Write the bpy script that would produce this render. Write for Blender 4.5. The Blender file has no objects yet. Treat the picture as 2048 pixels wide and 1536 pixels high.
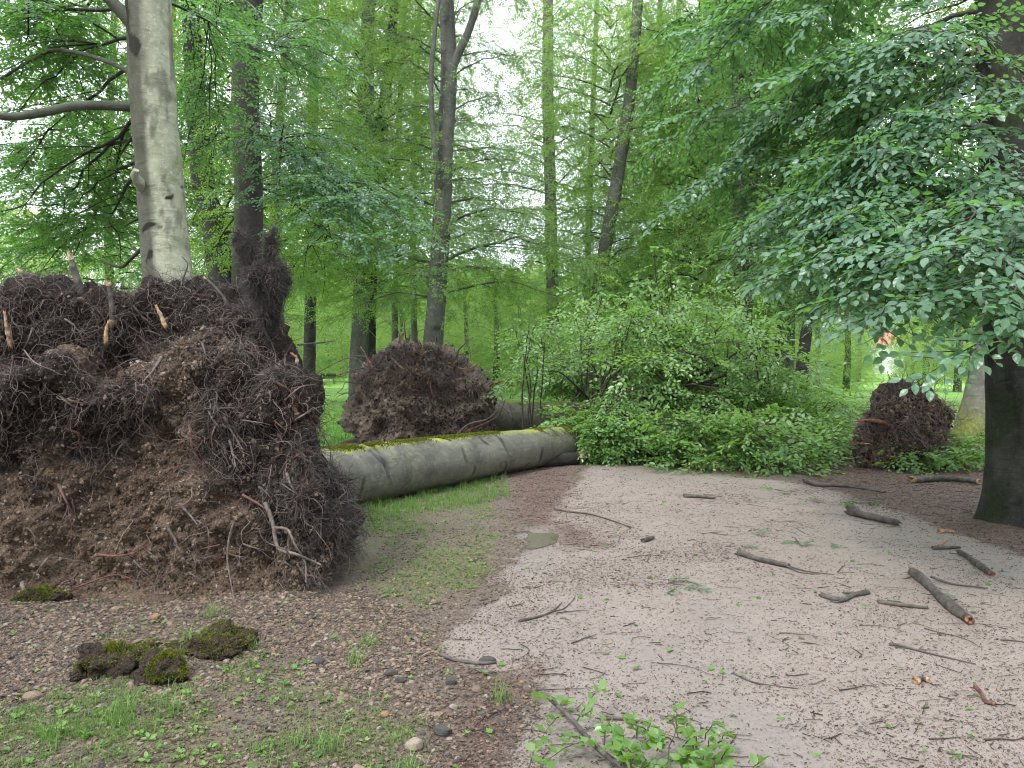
import bpy, math
import numpy as np
from mathutils import Vector

# ------------------------------------------------------------------ camera, sky, sun, exposure
SC = bpy.context.scene
C = SC.collection
FPX, CX, CY = 1541.0, 1024.0, 768.0        # focal length and centre in the 2048 px frame
PITCH = math.atan(38.0 / FPX)              # looking slightly down
EYE = 1.6
cd = bpy.data.cameras.new('camera'); cam = bpy.data.objects.new('camera', cd); C.objects.link(cam)
cd.sensor_width = 36.0; cd.lens = 36.0 * FPX / 2048.0
cd.clip_start = 0.05; cd.clip_end = 3000
cam.location = (0, 0, EYE); cam.rotation_euler = (math.pi / 2 - PITCH, 0, 0)
SC.camera = cam
SUN_EL, SUN_AZ = math.radians(52), math.radians(-140)   # behind and left of the camera, veiled by cloud
w = bpy.data.worlds.new('World'); SC.world = w; w.use_nodes = True
nt = w.node_tree; nt.nodes.clear()
out = nt.nodes.new('ShaderNodeOutputWorld'); bg = nt.nodes.new('ShaderNodeBackground')
sky = nt.nodes.new('ShaderNodeTexSky'); sky.sky_type = 'NISHITA'; sky.sun_disc = False
sky.sun_elevation = SUN_EL; sky.sun_rotation = SUN_AZ
tc = nt.nodes.new('ShaderNodeTexCoord'); nz = nt.nodes.new('ShaderNodeTexNoise'); nz.inputs['Scale'].default_value = 2.2
nz.inputs['Detail'].default_value = 5
cr = nt.nodes.new('ShaderNodeMapRange'); cr.inputs[1].default_value = 0.35; cr.inputs[2].default_value = 0.62
cr.inputs[3].default_value = 0.80; cr.inputs[4].default_value = 0.97
mx = nt.nodes.new('ShaderNodeMixRGB'); mx.inputs[2].default_value = (7.6, 8.1, 8.8, 1)
nt.links.new(tc.outputs['Generated'], nz.inputs['Vector']); nt.links.new(nz.outputs['Fac'], cr.inputs[0])
nt.links.new(cr.outputs[0], mx.inputs[0]); nt.links.new(sky.outputs[0], mx.inputs[1])
nt.links.new(mx.outputs[0], bg.inputs['Color']); bg.inputs['Strength'].default_value = 0.15
nt.links.new(bg.outputs[0], out.inputs['Surface'])
sl = bpy.data.lights.new('sun', 'SUN'); sl.energy = 1.5; sl.angle = math.radians(11); sl.color = (1.0, 0.97, 0.92)
so = bpy.data.objects.new('sun', sl); C.objects.link(so)
sd = Vector((math.sin(SUN_AZ) * math.cos(SUN_EL), math.cos(SUN_AZ) * math.cos(SUN_EL), math.sin(SUN_EL)))
so.rotation_euler = sd.to_track_quat('Z', 'Y').to_euler()
SC.view_settings.view_transform = 'Standard'; SC.view_settings.look = 'None'
SC.view_settings.exposure = 1.42; SC.view_settings.gamma = 1.0
SC.cycles.max_bounces = 8; SC.cycles.transmission_bounces = 6; SC.cycles.diffuse_bounces = 4
SC.cycles.glossy_bounces = 2; SC.cycles.volume_bounces = 0; SC.cycles.transparent_max_bounces = 4
SC.cycles.use_adaptive_sampling = True; SC.cycles.adaptive_threshold = 0.02
SC.cycles.use_denoising = True
SC.cycles.filter_width = 1.1
SC.cycles.sample_clamp_indirect = 8
RES = 1

# ------------------------------------------------------------------ pixel helpers (photo is 2048 x 1536)
cp, sp_ = math.cos(PITCH), math.sin(PITCH)
def at(px, py, Y):
    rx = (px - CX) / FPX; ru = (CY - py) / FPX
    dy = cp + ru * sp_; dz = -sp_ + ru * cp
    return np.array([rx * Y / dy, Y, EYE + dz * Y / dy])
def gnd(px, py, z=0.0):
    ru = (CY - py) / FPX
    dy = cp + ru * sp_; dz = -sp_ + ru * cp
    t = (z - EYE) / dz
    return np.array([(px - CX) / FPX * t, dy * t, z])

# ------------------------------------------------------------------ noise
def _h(i, j, k, s):
    n = (i * 374761393 + j * 668265263 + k * 2147483647 + s * 1274126177) & 0xFFFFFFFF
    n = ((n ^ (n >> 13)) * 1274126177) & 0xFFFFFFFF
    n = ((n ^ (n >> 16)) * 2246822519) & 0xFFFFFFFF
    return ((n ^ (n >> 15)) & 0xFFFFFF) / float(0xFFFFFF)
def vn(p, s=0):
    f = np.floor(p); t = p - f; t = t * t * t * (t * (t * 6 - 15) + 10)
    i, j, k = (f[:, a].astype(np.int64) for a in range(3))
    r = 0
    for a in (0, 1):
        for b in (0, 1):
            for c in (0, 1):
                wgt = (t[:, 0] if a else 1 - t[:, 0]) * (t[:, 1] if b else 1 - t[:, 1]) * (t[:, 2] if c else 1 - t[:, 2])
                r = r + wgt * _h(i + a, j + b, k + c, s)
    return r * 2 - 1
def fbm(p, octv=4, s=0, gain=0.5):
    r = 0; amp = 1; tot = 0
    for o in range(octv):
        r = r + amp * vn(p * (2.03 ** o) + o * 17.3, s + o); tot += amp; amp *= gain
    return r / tot
def worley(p, s=0):
    f = np.floor(p); best = np.full(len(p), 9.0)
    bi = np.zeros(len(p))
    for a in (-1, 0, 1):
        for b in (-1, 0, 1):
            for c in (-1, 0, 1):
                g = f + np.array([a, b, c]); i, j, k = (g[:, q].astype(np.int64) for q in range(3))
                q = g + np.stack([_h(i, j, k, s), _h(i, j, k, s + 1), _h(i, j, k, s + 2)], 1)
                d = np.sqrt(((p - q) ** 2).sum(1)); m = d < best
                best = np.where(m, d, best); bi = np.where(m, _h(i, j, k, s + 5), bi)
    return best, bi
def sstep(a, b, x):
    t = np.clip((x - a) / (b - a), 0, 1); return t * t * (3 - 2 * t)
def nrm(v):
    return v / np.maximum(np.linalg.norm(v, axis=-1, keepdims=True), 1e-9)

# ------------------------------------------------------------------ mesh building
class MB:
    def __init__(s): s.v = []; s.f = []; s.m = []; s.a = {}; s.n = 0
    def add(s, v, f, mat=0, **attr):
        v = np.asarray(v, float); s.v.append(v)
        if isinstance(f, np.ndarray): f = [f]
        for q in f:
            q = np.asarray(q, np.int64)
            if len(q): s.f.append(q + s.n); s.m.append(np.full(len(q), mat, np.int32))
        for k in attr:
            s.a.setdefault(k, []).append((s.n, np.broadcast_to(np.asarray(attr[k], float), (len(v),))))
        s.n += len(v)
    def build(s, name, mats, parent=None, smooth=True, loc=None):
        me = bpy.data.meshes.new(name)
        v = np.concatenate(s.v).astype(np.float32)
        if loc is not None: v = v - np.asarray(loc, np.float32)
        me.vertices.add(len(v)); me.vertices.foreach_set('co', v.ravel())
        loops = np.concatenate([q.ravel() for q in s.f]).astype(np.int32)
        tot = np.concatenate([np.full(len(q), q.shape[1], np.int32) for q in s.f])
        st = np.concatenate([[0], np.cumsum(tot)[:-1]]).astype(np.int32)
        me.loops.add(len(loops)); me.loops.foreach_set('vertex_index', loops)
        me.polygons.add(len(tot)); me.polygons.foreach_set('loop_start', st); me.polygons.foreach_set('loop_total', tot)
        me.polygons.foreach_set('material_index', np.concatenate(s.m))
        me.polygons.foreach_set('use_smooth', np.full(len(tot), smooth))
        for k, parts in s.a.items():
            arr = np.zeros(len(v), np.float32)
            for n0, x in parts: arr[n0:n0 + len(x)] = x
            at_ = me.attributes.new(k, 'FLOAT', 'POINT'); at_.data.foreach_set('value', arr)
        me.update(calc_edges=True)
        for m in (mats if isinstance(mats, (list, tuple)) else [mats]): me.materials.append(m)
        o = bpy.data.objects.new(name, me); C.objects.link(o)
        if loc is not None: o.location = loc
        if parent is not None:
            o.parent = parent
            o.location = Vector(loc if loc is not None else (0, 0, 0)) - parent.location
        return o

def grid_faces(n, k, closed=False, base=0):
    """n rows by k columns; closed joins last column to first"""
    i = np.arange(n - 1)[:, None]; kk = k if closed else k - 1
    j = np.arange(kk)[None, :]; j2 = (j + 1) % k
    return np.stack([i * k + j, i * k + j2, (i + 1) * k + j2, (i + 1) * k + j], -1).reshape(-1, 4) + base

def tubes(P, R, sides=3):
    """P (n,k,3) polylines, R (n,k) radii -> verts, quads"""
    P = np.asarray(P, float); R = np.broadcast_to(np.asarray(R, float), P.shape[:2])
    n, k, _ = P.shape
    T = np.gradient(P, axis=1); T = nrm(T)
    ref = np.tile(np.array([0.13, 0.31, 0.94]), (n, 1)); m = np.abs((T[:, 0] * ref).sum(-1)) > 0.9
    ref[m] = (0.9, 0.4, 0.1)
    A = np.zeros_like(P); A[:, 0] = nrm(np.cross(T[:, 0], ref))
    for i in range(1, k):
        a = A[:, i - 1]; a = a - (a * T[:, i]).sum(-1, keepdims=True) * T[:, i]; A[:, i] = nrm(a)
    B = np.cross(T, A)
    th = np.arange(sides) * 2 * math.pi / sides
    V = P[:, :, None, :] + R[:, :, None, None] * (A[:, :, None, :] * np.cos(th)[None, None, :, None] + B[:, :, None, :] * np.sin(th)[None, None, :, None])
    f = grid_faces(k, sides, True)
    F = (f[None] + (np.arange(n) * k * sides)[:, None, None]).reshape(-1, 4)
    return V.reshape(-1, 3), F

def resample(pts, rad, n):
    """smooth Catmull-Rom resampling of a polyline with radii"""
    p = np.asarray(pts, float); r = np.asarray(rad, float)
    q = np.concatenate([[2 * p[0] - p[1]], p, [2 * p[-1] - p[-2]]]); rr = np.concatenate([[r[0]], r, [r[-1]]])
    u = np.linspace(0, len(p) - 1 - 1e-6, n); i = u.astype(int); t = (u - i)[:, None]
    a, b, c, d = q[i], q[i + 1], q[i + 2], q[i + 3]
    o = 0.5 * (2 * b + (c - a) * t + (2 * a - 5 * b + 4 * c - d) * t ** 2 + (3 * b - a - 3 * c + d) * t ** 3)
    t = t[:, 0]; a, b, c, d = rr[i], rr[i + 1], rr[i + 2], rr[i + 3]
    ro = 0.5 * (2 * b + (c - a) * t + (2 * a - 5 * b + 4 * c - d) * t ** 2 + (3 * b - a - 3 * c + d) * t ** 3)
    return o, np.maximum(ro, 0.001)

def add_tube(mb, pts, rad, n=24, sides=10, wob=0.06, seed=0, mat=0, cap=True, capmat=None, scl=3.0, jag=0.0, **attr):
    p, r = resample(pts, rad, n)
    v, f = tubes(p[None], r[None], sides)
    if wob:
        c = np.repeat(p, sides, 0); d = v - c
        v = c + d * (1 + wob * fbm(v * scl / max(r.mean() * 4, 0.05) * 0.25 + seed * 3.1, 3, seed))[:, None]
    mb.add(v, f, mat, **attr)
    if cap:
        cm = mat if capmat is None else capmat
        for e, ring in ((0, v[:sides]), (1, v[-sides:])):
            c0 = ring.mean(0); tdir = nrm(p[0] - p[1]) if e == 0 else nrm(p[-1] - p[-2])
            rn = np.random.RandomState(seed + e)
            inner = c0 + (ring - c0) * 0.5 + tdir * (rn.rand(sides, 1) * jag * r[0 if e == 0 else -1] + 0.002)
            rg = ring + tdir * (rn.rand(sides, 1) * jag * 1.4 * r[0 if e == 0 else -1])
            vv = np.concatenate([ring, rg, inner, [c0 + tdir * 0.003]])
            i = np.arange(sides); j = (i + 1) % sides
            q = [np.stack([i, j, j + sides, i + sides], 1), np.stack([i + sides, j + sides, j + 2 * sides, i + 2 * sides], 1)]
            t3 = np.stack([i + 2 * sides, j + 2 * sides, np.full(sides, 3 * sides)], 1)
            mb.add(vv, q + [t3], cm, **{k: 0.0 for k in attr})

def tag(o, label=None, cat=None, group=None, kind=None):
    if label: o['label'] = label
    if cat: o['category'] = cat
    if group: o['group'] = group
    if kind: o['kind'] = kind
    return o
def empty(name, loc, label=None, cat=None, group=None):
    o = bpy.data.objects.new(name, None); C.objects.link(o); o.location = Vector(loc); o.empty_display_size = 0.2
    bpy.context.view_layer.update()
    return tag(o, label, cat, group)

# ------------------------------------------------------------------ materials
class NT:
    def __init__(s, name):
        s.mat = bpy.data.materials.new(name); s.mat.use_nodes = True; s.t = s.mat.node_tree; s.t.nodes.clear()
        s.out = s.n('ShaderNodeOutputMaterial'); s.co = s.n('ShaderNodeTexCoord').outputs['Object']
    def n(s, ty): return s.t.nodes.new(ty)
    def l(s, a, b): s.t.links.new(a, b)
    def inp(s, node, k, v):
        if v is None: return
        if hasattr(v, 'links'): s.l(v, node.inputs[k])
        else: node.inputs[k].default_value = (*v, 1) if isinstance(v, tuple) and len(v) == 3 and node.inputs[k].type == 'RGBA' else v
    def noise(s, scale, detail=4, rough=0.55, vec=None, dist=0.0):
        x = s.n('ShaderNodeTexNoise'); x.inputs['Scale'].default_value = scale; x.inputs['Detail'].default_value = detail
        x.inputs['Roughness'].default_value = rough; x.inputs['Distortion'].default_value = dist
        s.l(vec if vec is not None else s.co, x.inputs['Vector']); return x.outputs['Fac']
    def vor(s, scale, feat='F1', vec=None, outp='Distance'):
        x = s.n('ShaderNodeTexVoronoi'); x.feature = feat; x.inputs['Scale'].default_value = scale
        s.l(vec if vec is not None else s.co, x.inputs['Vector']); return x.outputs[outp]
    def mapv(s, scale, rot=(0, 0, 0)):
        x = s.n('ShaderNodeMapping'); x.inputs['Scale'].default_value = scale; x.inputs['Rotation'].default_value = rot
        s.l(s.co, x.inputs['Vector']); return x.outputs[0]
    def rng(s, f, a, b, c=0.0, d=1.0):
        x = s.n('ShaderNodeMapRange'); s.inp(x, 0, f); x.inputs[1].default_value = a; x.inputs[2].default_value = b
        x.inputs[3].default_value = c; x.inputs[4].default_value = d; return x.outputs[0]
    def mix(s, f, a, b, mode='MIX'):
        x = s.n('ShaderNodeMixRGB'); x.blend_type = mode; s.inp(x, 0, f); s.inp(x, 1, a); s.inp(x, 2, b); return x.outputs[0]
    def math(s, op, a, b=None):
        x = s.n('ShaderNodeMath'); x.operation = op; s.inp(x, 0, a); s.inp(x, 1, b); return x.outputs[0]
    def attr(s, name):
        x = s.n('ShaderNodeAttribute'); x.attribute_name = name; return x.outputs['Fac']
    def ramp(s, f, stops):
        x = s.n('ShaderNodeValToRGB'); e = x.color_ramp.elements
        while len(e) < len(stops): e.new(0.5)
        for q, (p, c) in zip(e, stops): q.position = p; q.color = (*c, 1)
        s.inp(x, 0, f); return x.outputs[0]
    def bump(s, h, strength=0.5, dist=0.01, nin=None):
        x = s.n('ShaderNodeBump'); x.inputs['Strength'].default_value = strength; x.inputs['Distance'].default_value = dist
        s.l(h, x.inputs['Height'])
        if nin is not None: s.l(nin, x.inputs['Normal'])
        return x.outputs[0]
    def bsdf(s, col, rough=0.8, bump=None, spec=0.4, coat=0.0):
        x = s.n('ShaderNodeBsdfPrincipled'); s.inp(x, 'Base Color', col); s.inp(x, 'Roughness', rough)
        s.inp(x, 'Specular IOR Level', spec); s.inp(x, 'Coat Weight', coat)
        if bump is not None: s.l(bump, x.inputs['Normal'])
        return x.outputs[0]
    def done(s, sh): s.l(sh, s.out.inputs['Surface']); return s.mat

def leaf_mat(name, c_dark, c_mid, c_light, trans, tfac=0.38, rough=0.38, spec=0.5):
    t = NT(name); r = t.attr('rnd')
    col = t.ramp(r, [(0.0, c_dark), (0.5, c_mid), (1.0, c_light)])
    big = t.noise(0.6, 3); col = t.mix(t.rng(big, 0.55, 0.72, 0.0, 0.75), col, c_light); col = t.mix(t.rng(big, 0.45, 0.28, 0.0, 0.75), col, c_dark)
    g = t.n('ShaderNodeNewGeometry')
    under = t.mix(0.45, col, (0.16, 0.26, 0.10))
    colb = t.mix(g.outputs['Backfacing'], col, under)
    p = t.bsdf(colb, t.math('ADD', t.math('MULTIPLY', g.outputs['Backfacing'], 0.25), rough), spec=spec)
    tr = t.n('ShaderNodeBsdfTranslucent'); tcol = t.mix(t.rng(r, 0, 1, 0.0, 0.5), trans, tuple(q * 0.6 for q in trans))
    t.l(tcol, tr.inputs['Color'])
    m = t.n('ShaderNodeMixShader'); m.inputs[0].default_value = tfac
    t.l(p, m.inputs[1]); t.l(tr.outputs[0], m.inputs[2]); return t.done(m.outputs[0])

def bark_mat(name, light, dark, mosscol=(0.09, 0.12, 0.02), rough=0.85, scale=1.0, band=True, spec=0.2):
    t = NT(name)
    n1 = t.noise(2.2 * scale, 5, 0.6); n2 = t.noise(14 * scale, 5, 0.65); vst = t.mapv((1.0, 1.0, 0.22)); n3 = t.noise(3.0 * scale, 4, 0.6, vst)
    hb = t.mapv((1.0, 1.0, 5.0)); n4 = t.noise(3.5 * scale, 5, 0.65, hb, 0.6)
    f = t.math('ADD', t.math('MULTIPLY', n1, 0.5), t.math('MULTIPLY', n3, 0.5))
    col = t.mix(t.rng(f, 0.36, 0.62), dark, light)
    col = t.mix(t.rng(n2, 0.5, 0.72, 0, 0.55), col, tuple(min(1, q * 1.5) for q in light))
    col = t.mix(t.rng(n4, 0.56, 0.68, 0, 0.6), col, tuple(q * 0.55 for q in dark))
    lich = t.math('ADD', t.vor(13 * scale), t.math('MULTIPLY', n2, .35)); col = t.mix(t.math('MULTIPLY', t.rng(lich, 0.30, 0.24), t.rng(n1, 0.40, 0.6)), col, tuple(min(.5, q * 1.9) for q in light))
    ms = t.attr('moss'); mn = t.math('MULTIPLY', ms, t.rng(n2, 0.30, 0.55))
    mcol = t.mix(t.rng(t.noise(30 * scale, 3), 0.35, 0.65), mosscol, tuple(q * 2.0 for q in mosscol))
    col = t.mix(t.math('MINIMUM', mn, 1.0), col, mcol)
    col = t.mix(t.math('MINIMUM', t.attr('dark'), 1.0), col, (0.018, 0.016, 0.013))
    h = t.math('ADD', t.math('MULTIPLY', n2, 0.6), t.math('MULTIPLY', n4, 0.7))
    return t.done(t.bsdf(col, rough, t.bump(h, 0.6, 0.02 / scale), spec))

def plain_mat(name, a, b, scale=20, rough=0.8, bs=0.4, spec=0.22, dist=0.01, stretch=(1, 1, 1), c=None):
    t = NT(name); v = t.mapv(stretch)
    n = t.noise(scale, 5, 0.6, v); col = t.mix(t.rng(n, 0.35, 0.65), a, b)
    if c: col = t.mix(t.rng(t.attr('rnd'), 0.55, 1.0), col, c)
    return t.done(t.bsdf(col, rough, t.bump(n, bs, dist), spec))

M = {}
M['leaf_near'] = leaf_mat('leaf_near', (0.035, 0.085, 0.042), (0.075, 0.155, 0.095), (0.13, 0.225, 0.15), (0.23, 0.53, 0.09), 0.35, 0.34, 0.6)
M['leaf_mid'] = leaf_mat('leaf_mid', (0.022, 0.062, 0.016), (0.058, 0.125, 0.036), (0.12, 0.20, 0.070), (0.32, 0.58, 0.05), 0.42, 0.40, 0.4)
M['leaf_dark'] = leaf_mat('leaf_dark', (0.018, 0.052, 0.018), (0.040, 0.098, 0.038), (0.08, 0.15, 0.065), (0.16, 0.42, 0.04), 0.36, 0.40, 0.4)
M['leaf_light'] = leaf_mat('leaf_light', (0.045, 0.12, 0.018), (0.095, 0.20, 0.040), (0.16, 0.28, 0.07), (0.42, 0.72, 0.10), 0.46, 0.40, 0.4)
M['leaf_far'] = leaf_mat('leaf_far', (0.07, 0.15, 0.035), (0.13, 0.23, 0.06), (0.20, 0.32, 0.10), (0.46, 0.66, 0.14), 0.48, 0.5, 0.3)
M['leaf_fresh'] = leaf_mat('leaf_fresh', (0.045, 0.11, 0.015), (0.08, 0.17, 0.03), (0.13, 0.23, 0.05), (0.34, 0.58, 0.04), 0.36, 0.32, 0.6)
M['leaf_fallen'] = leaf_mat('leaf_fallen', (0.05, 0.125, 0.028), (0.115, 0.22, 0.060), (0.20, 0.33, 0.12), (0.34, 0.64, 0.08), 0.38, 0.34, 0.6)
M['bark_pale'] = bark_mat('bark_pale', (0.33, 0.335, 0.25), (0.17, 0.175, 0.12), (0.05, 0.065, 0.02))
M['bark_grey'] = bark_mat('bark_grey', (0.10, 0.10, 0.085), (0.04, 0.042, 0.036), (0.04, 0.055, 0.015))
M['bark_dark'] = bark_mat('bark_dark', (0.038, 0.033, 0.031), (0.012, 0.011, 0.0105), (0.03, 0.045, 0.012))
M['bark_mossy'] = bark_mat('bark_mossy', (0.045, 0.044, 0.036), (0.007, 0.007, 0.006), (0.011, 0.017, 0.005), scale=1.6)
M['bark_log'] = bark_mat('bark_log', (0.14, 0.132, 0.104), (0.055, 0.052, 0.041), (0.13, 0.15, 0.015), rough=0.55, spec=0.5)
M['twig'] = plain_mat('twig', (0.03, 0.024, 0.02), (0.085, 0.07, 0.06), 40, 0.6)
M['twig_pale'] = plain_mat('twig_pale', (0.10, 0.085, 0.07), (0.20, 0.17, 0.145), 40, 0.6)
M['stick'] = plain_mat('stick', (0.035, 0.03, 0.027), (0.10, 0.085, 0.075), 14, 0.6, 0.8, stretch=(1, 1, 1))
M['wood'] = plain_mat('wood', (0.12, 0.07, 0.04), (0.42, 0.26, 0.14), 25, 0.7, 0.8)
M['wood_red'] = plain_mat('wood_red', (0.12, 0.05, 0.03), (0.30, 0.15, 0.09), 25, 0.6, 0.8)
M['wood_pale'] = plain_mat('wood_pale', (0.10, 0.065, 0.045), (0.46, 0.31, 0.20), 25, 0.8, 0.8)
M['fibre'] = plain_mat('fibre', (0.012, 0.009, 0.0085), (0.045, 0.035, 0.034), 5, 0.6, 0.2, 0.35, c=(0.17, 0.135, 0.125))
M['fibre2'] = plain_mat('fibre2', (0.06, 0.045, 0.040), (0.14, 0.108, 0.096), 12, 0.6, 0.2, 0.4, c=(0.22, 0.16, 0.13))
M['root'] = plain_mat('root', (0.07, 0.05, 0.045), (0.17, 0.135, 0.125), 30, 0.55, 0.6)
M['root_red'] = plain_mat('root_red', (0.07, 0.028, 0.024), (0.16, 0.07, 0.06), 30, 0.5, 0.6)
M['moss'] = plain_mat('moss', (0.06, 0.085, 0.008), (0.16, 0.17, 0.018), 30, 0.95, 0.8, 0.1)

def soil_mat(name, tan, brown, black):
    t = NT(name); n1 = t.noise(1.6, 6, 0.62); n2 = t.noise(16, 6, 0.7); v = t.vor(38); v2 = t.vor(85)
    dk = t.attr('dark')
    col = t.mix(t.rng(n1, 0.38, 0.62), brown, tan)
    col = t.mix(t.rng(n2, 0.40, 0.66, 0, 0.75), col, tuple(q * 0.45 for q in brown))
    peb = t.rng(t.vor(30, outp='Color'), 0.78, 0.82); col = t.mix(t.math('MULTIPLY', t.math('MULTIPLY', peb, t.rng(v, 0.40, 0.34)), 0.8), col, (0.26, 0.21, 0.17))
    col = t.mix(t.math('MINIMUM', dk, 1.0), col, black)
    h = t.math('ADD', t.math('MULTIPLY', v, 0.7), t.math('ADD', n2, t.math('MULTIPLY', v2, 0.4)))
    return t.done(t.bsdf(col, t.rng(n2, 0.3, 0.7, 0.95, 0.7), t.bump(h, 1.0, 0.03), 0.18))
M['soil'] = soil_mat('soil', (0.175, 0.122, 0.085), (0.085, 0.054, 0.04), (0.022, 0.015, 0.013))
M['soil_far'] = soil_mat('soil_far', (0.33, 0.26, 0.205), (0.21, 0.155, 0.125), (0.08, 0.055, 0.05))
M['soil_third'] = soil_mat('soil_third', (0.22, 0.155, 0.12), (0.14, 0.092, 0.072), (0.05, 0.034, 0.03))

def stone_mat():
    t = NT('stone'); r = t.attr('rnd')
    col = t.ramp(r, [(0.0, (0.05, 0.05, 0.05)), (0.25, (0.085, 0.063, 0.048)), (0.5, (0.14, 0.10, 0.073)), (0.85, (0.20, 0.145, 0.105)), (0.96, (0.23, 0.20, 0.17)), (1.0, (0.22, 0.12, 0.07))])
    n = t.noise(60, 4); col = t.mix(t.rng(n, 0.35, 0.7, 0, 0.5), col, t.mix(1.0, col, (0.5, 0.48, 0.45), 'MULTIPLY'))
    return t.done(t.bsdf(col, 0.75, t.bump(n, 0.5, 0.004), 0.25))
M['stone'] = stone_mat()
def crumb_mat(name, stops):
    t = NT(name); col = t.ramp(t.attr('rnd'), stops); n = t.noise(70, 3)
    return t.done(t.bsdf(t.mix(t.rng(n, .35, .7, 0, .5), col, t.mix(1.0, col, (.5, .45, .42), 'MULTIPLY')), .9, t.bump(n, .6, .004), .2))
M['crumb_tan'] = crumb_mat('crumb_tan', [(0, (.028, .020, .014)), (.4, (.085, .060, .042)), (.8, (.17, .122, .086)), (.95, (.24, .18, .135)), (1, (.32, .27, .23))])
M['crumb_dark'] = crumb_mat('crumb_dark', [(0, (.012, .009, .008)), (.6, (.04, .028, .024)), (.88, (.085, .06, .05)), (1, (.22, .17, .145))])
def litter_mat():
    t = NT('litter'); r = t.attr('rnd')
    col = t.ramp(r, [(0.0, (0.018, 0.012, 0.010)), (0.45, (0.06, 0.042, 0.034)), (0.75, (0.09, 0.060, 0.047)), (0.93, (0.16, 0.09, 0.055)), (1.0, (0.30, 0.19, 0.10))])
    return t.done(t.bsdf(col, 0.8, None, 0.2))
M['litter'] = litter_mat()
def grass_mat():
    t = NT('grass'); r = t.attr('rnd')
    col = t.ramp(r, [(0.0, (0.05, 0.10, 0.018)), (0.5, (0.09, 0.19, 0.035)), (0.85, (0.15, 0.27, 0.06)), (1.0, (0.20, 0.24, 0.08))])
    p = t.bsdf(col, 0.5, None, 0.4); tr = t.n('ShaderNodeBsdfTranslucent'); tr.inputs['Color'].default_value = (0.22, 0.42, 0.06, 1)
    m = t.n('ShaderNodeMixShader'); m.inputs[0].default_value = 0.3; t.l(p, m.inputs[1]); t.l(tr.outputs[0], m.inputs[2])
    return t.done(m.outputs[0])
M['grass'] = grass_mat()

def ground_mat():
    t = NT('forest_floor')
    f1 = t.noise(140, 4, 0.7); f2 = t.noise(22, 6, 0.7); f3 = t.noise(3.0, 5, 0.6); v1 = t.vor(95); v2 = t.vor(34); vc = t.vor(95, outp='Color')
    # bare soil
    soil = t.mix(t.rng(f2, 0.35, 0.66), (0.040, 0.029, 0.022), (0.120, 0.090, 0.070))
    soil = t.mix(t.rng(f1, 0.4, 0.7, 0, 0.6), soil, (0.22, 0.175, 0.145))
    # gravel path: pale compacted grit with fine dark grains
    path = t.mix(t.rng(f3, 0.35, 0.66), (0.185, 0.150, 0.130), (0.235, 0.193, 0.172))
    path = t.mix(t.rng(vc, 0.2, 0.9, 0.0, 0.55), path, (0.22, 0.18, 0.16))
    path = t.mix(t.rng(f1, 0.56, 0.70, 0, 0.7), path, (0.10, 0.078, 0.066))
    path = t.mix(t.rng(f1, 0.44, 0.32, 0, 0.5), path, (0.34, 0.285, 0.255))
    path = t.mix(t.rng(f2, 0.58, 0.72, 0, 0.3), path, (0.18, 0.13, 0.11))
    wet = t.math('MINIMUM', t.attr('wet'), 1.0)
    path = t.mix(t.math('MULTIPLY', wet, 0.75), path, t.mix(t.rng(f2, 0.3, 0.7), (0.215, 0.182, 0.166), (0.16, 0.133, 0.12)))
    stone = t.mix(t.rng(vc, 0.1, 0.9), (0.085, 0.060, 0.044), (0.19, 0.135, 0.10))
    stone = t.mix(t.rng(v1, 0.38, 0.6), stone, (0.05, 0.035, 0.028))
    moss = t.mix(t.rng(f2, 0.35, 0.65), (0.045, 0.055, 0.018), (0.10, 0.115, 0.035))
    moss = t.mix(t.rng(f1, 0.45, 0.7, 0, 0.7), moss, (0.17, 0.15, 0.10))
    lit = t.mix(t.rng(f2, 0.35, 0.65), (0.055, 0.032, 0.027), (0.125, 0.082, 0.068))
    lit = t.mix(t.rng(f1, 0.45, 0.7, 0, 0.7), lit, (0.19, 0.13, 0.105))
    lawn = t.mix(t.rng(t.noise(1.2, 5), 0.35, 0.65), (0.12, 0.26, 0.03), (0.22, 0.40, 0.055))
    lawn = t.mix(t.rng(f2, 0.4, 0.7, 0, 0.6), lawn, (0.08, 0.18, 0.025))
    def edge(name): return t.rng(t.math('ADD', t.attr(name), t.math('ADD', t.math('MULTIPLY', t.math('SUBTRACT', f2, 0.5), 1.1), t.math('MULTIPLY', t.math('SUBTRACT', f1, 0.5), 1.0))), 0.36, 0.64)
    col = t.mix(edge('stone'), soil, stone); col = t.mix(edge('moss'), col, moss)
    col = t.mix(edge('path'), col, path); col = t.mix(edge('litter'), col, lit); col = t.mix(edge('lawn'), col, lawn)
    h = t.math('ADD', t.math('MULTIPLY', f1, 0.5), t.math('ADD', f2, t.math('MULTIPLY', v2, -0.35)))
    b = t.bump(h, 0.7, 0.015)
    rgh = t.math('SUBTRACT', 0.85, t.math('MULTIPLY', wet, 0.40))
    return t.done(t.bsdf(col, rgh, b, 0.4))
M['ground'] = ground_mat()

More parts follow.
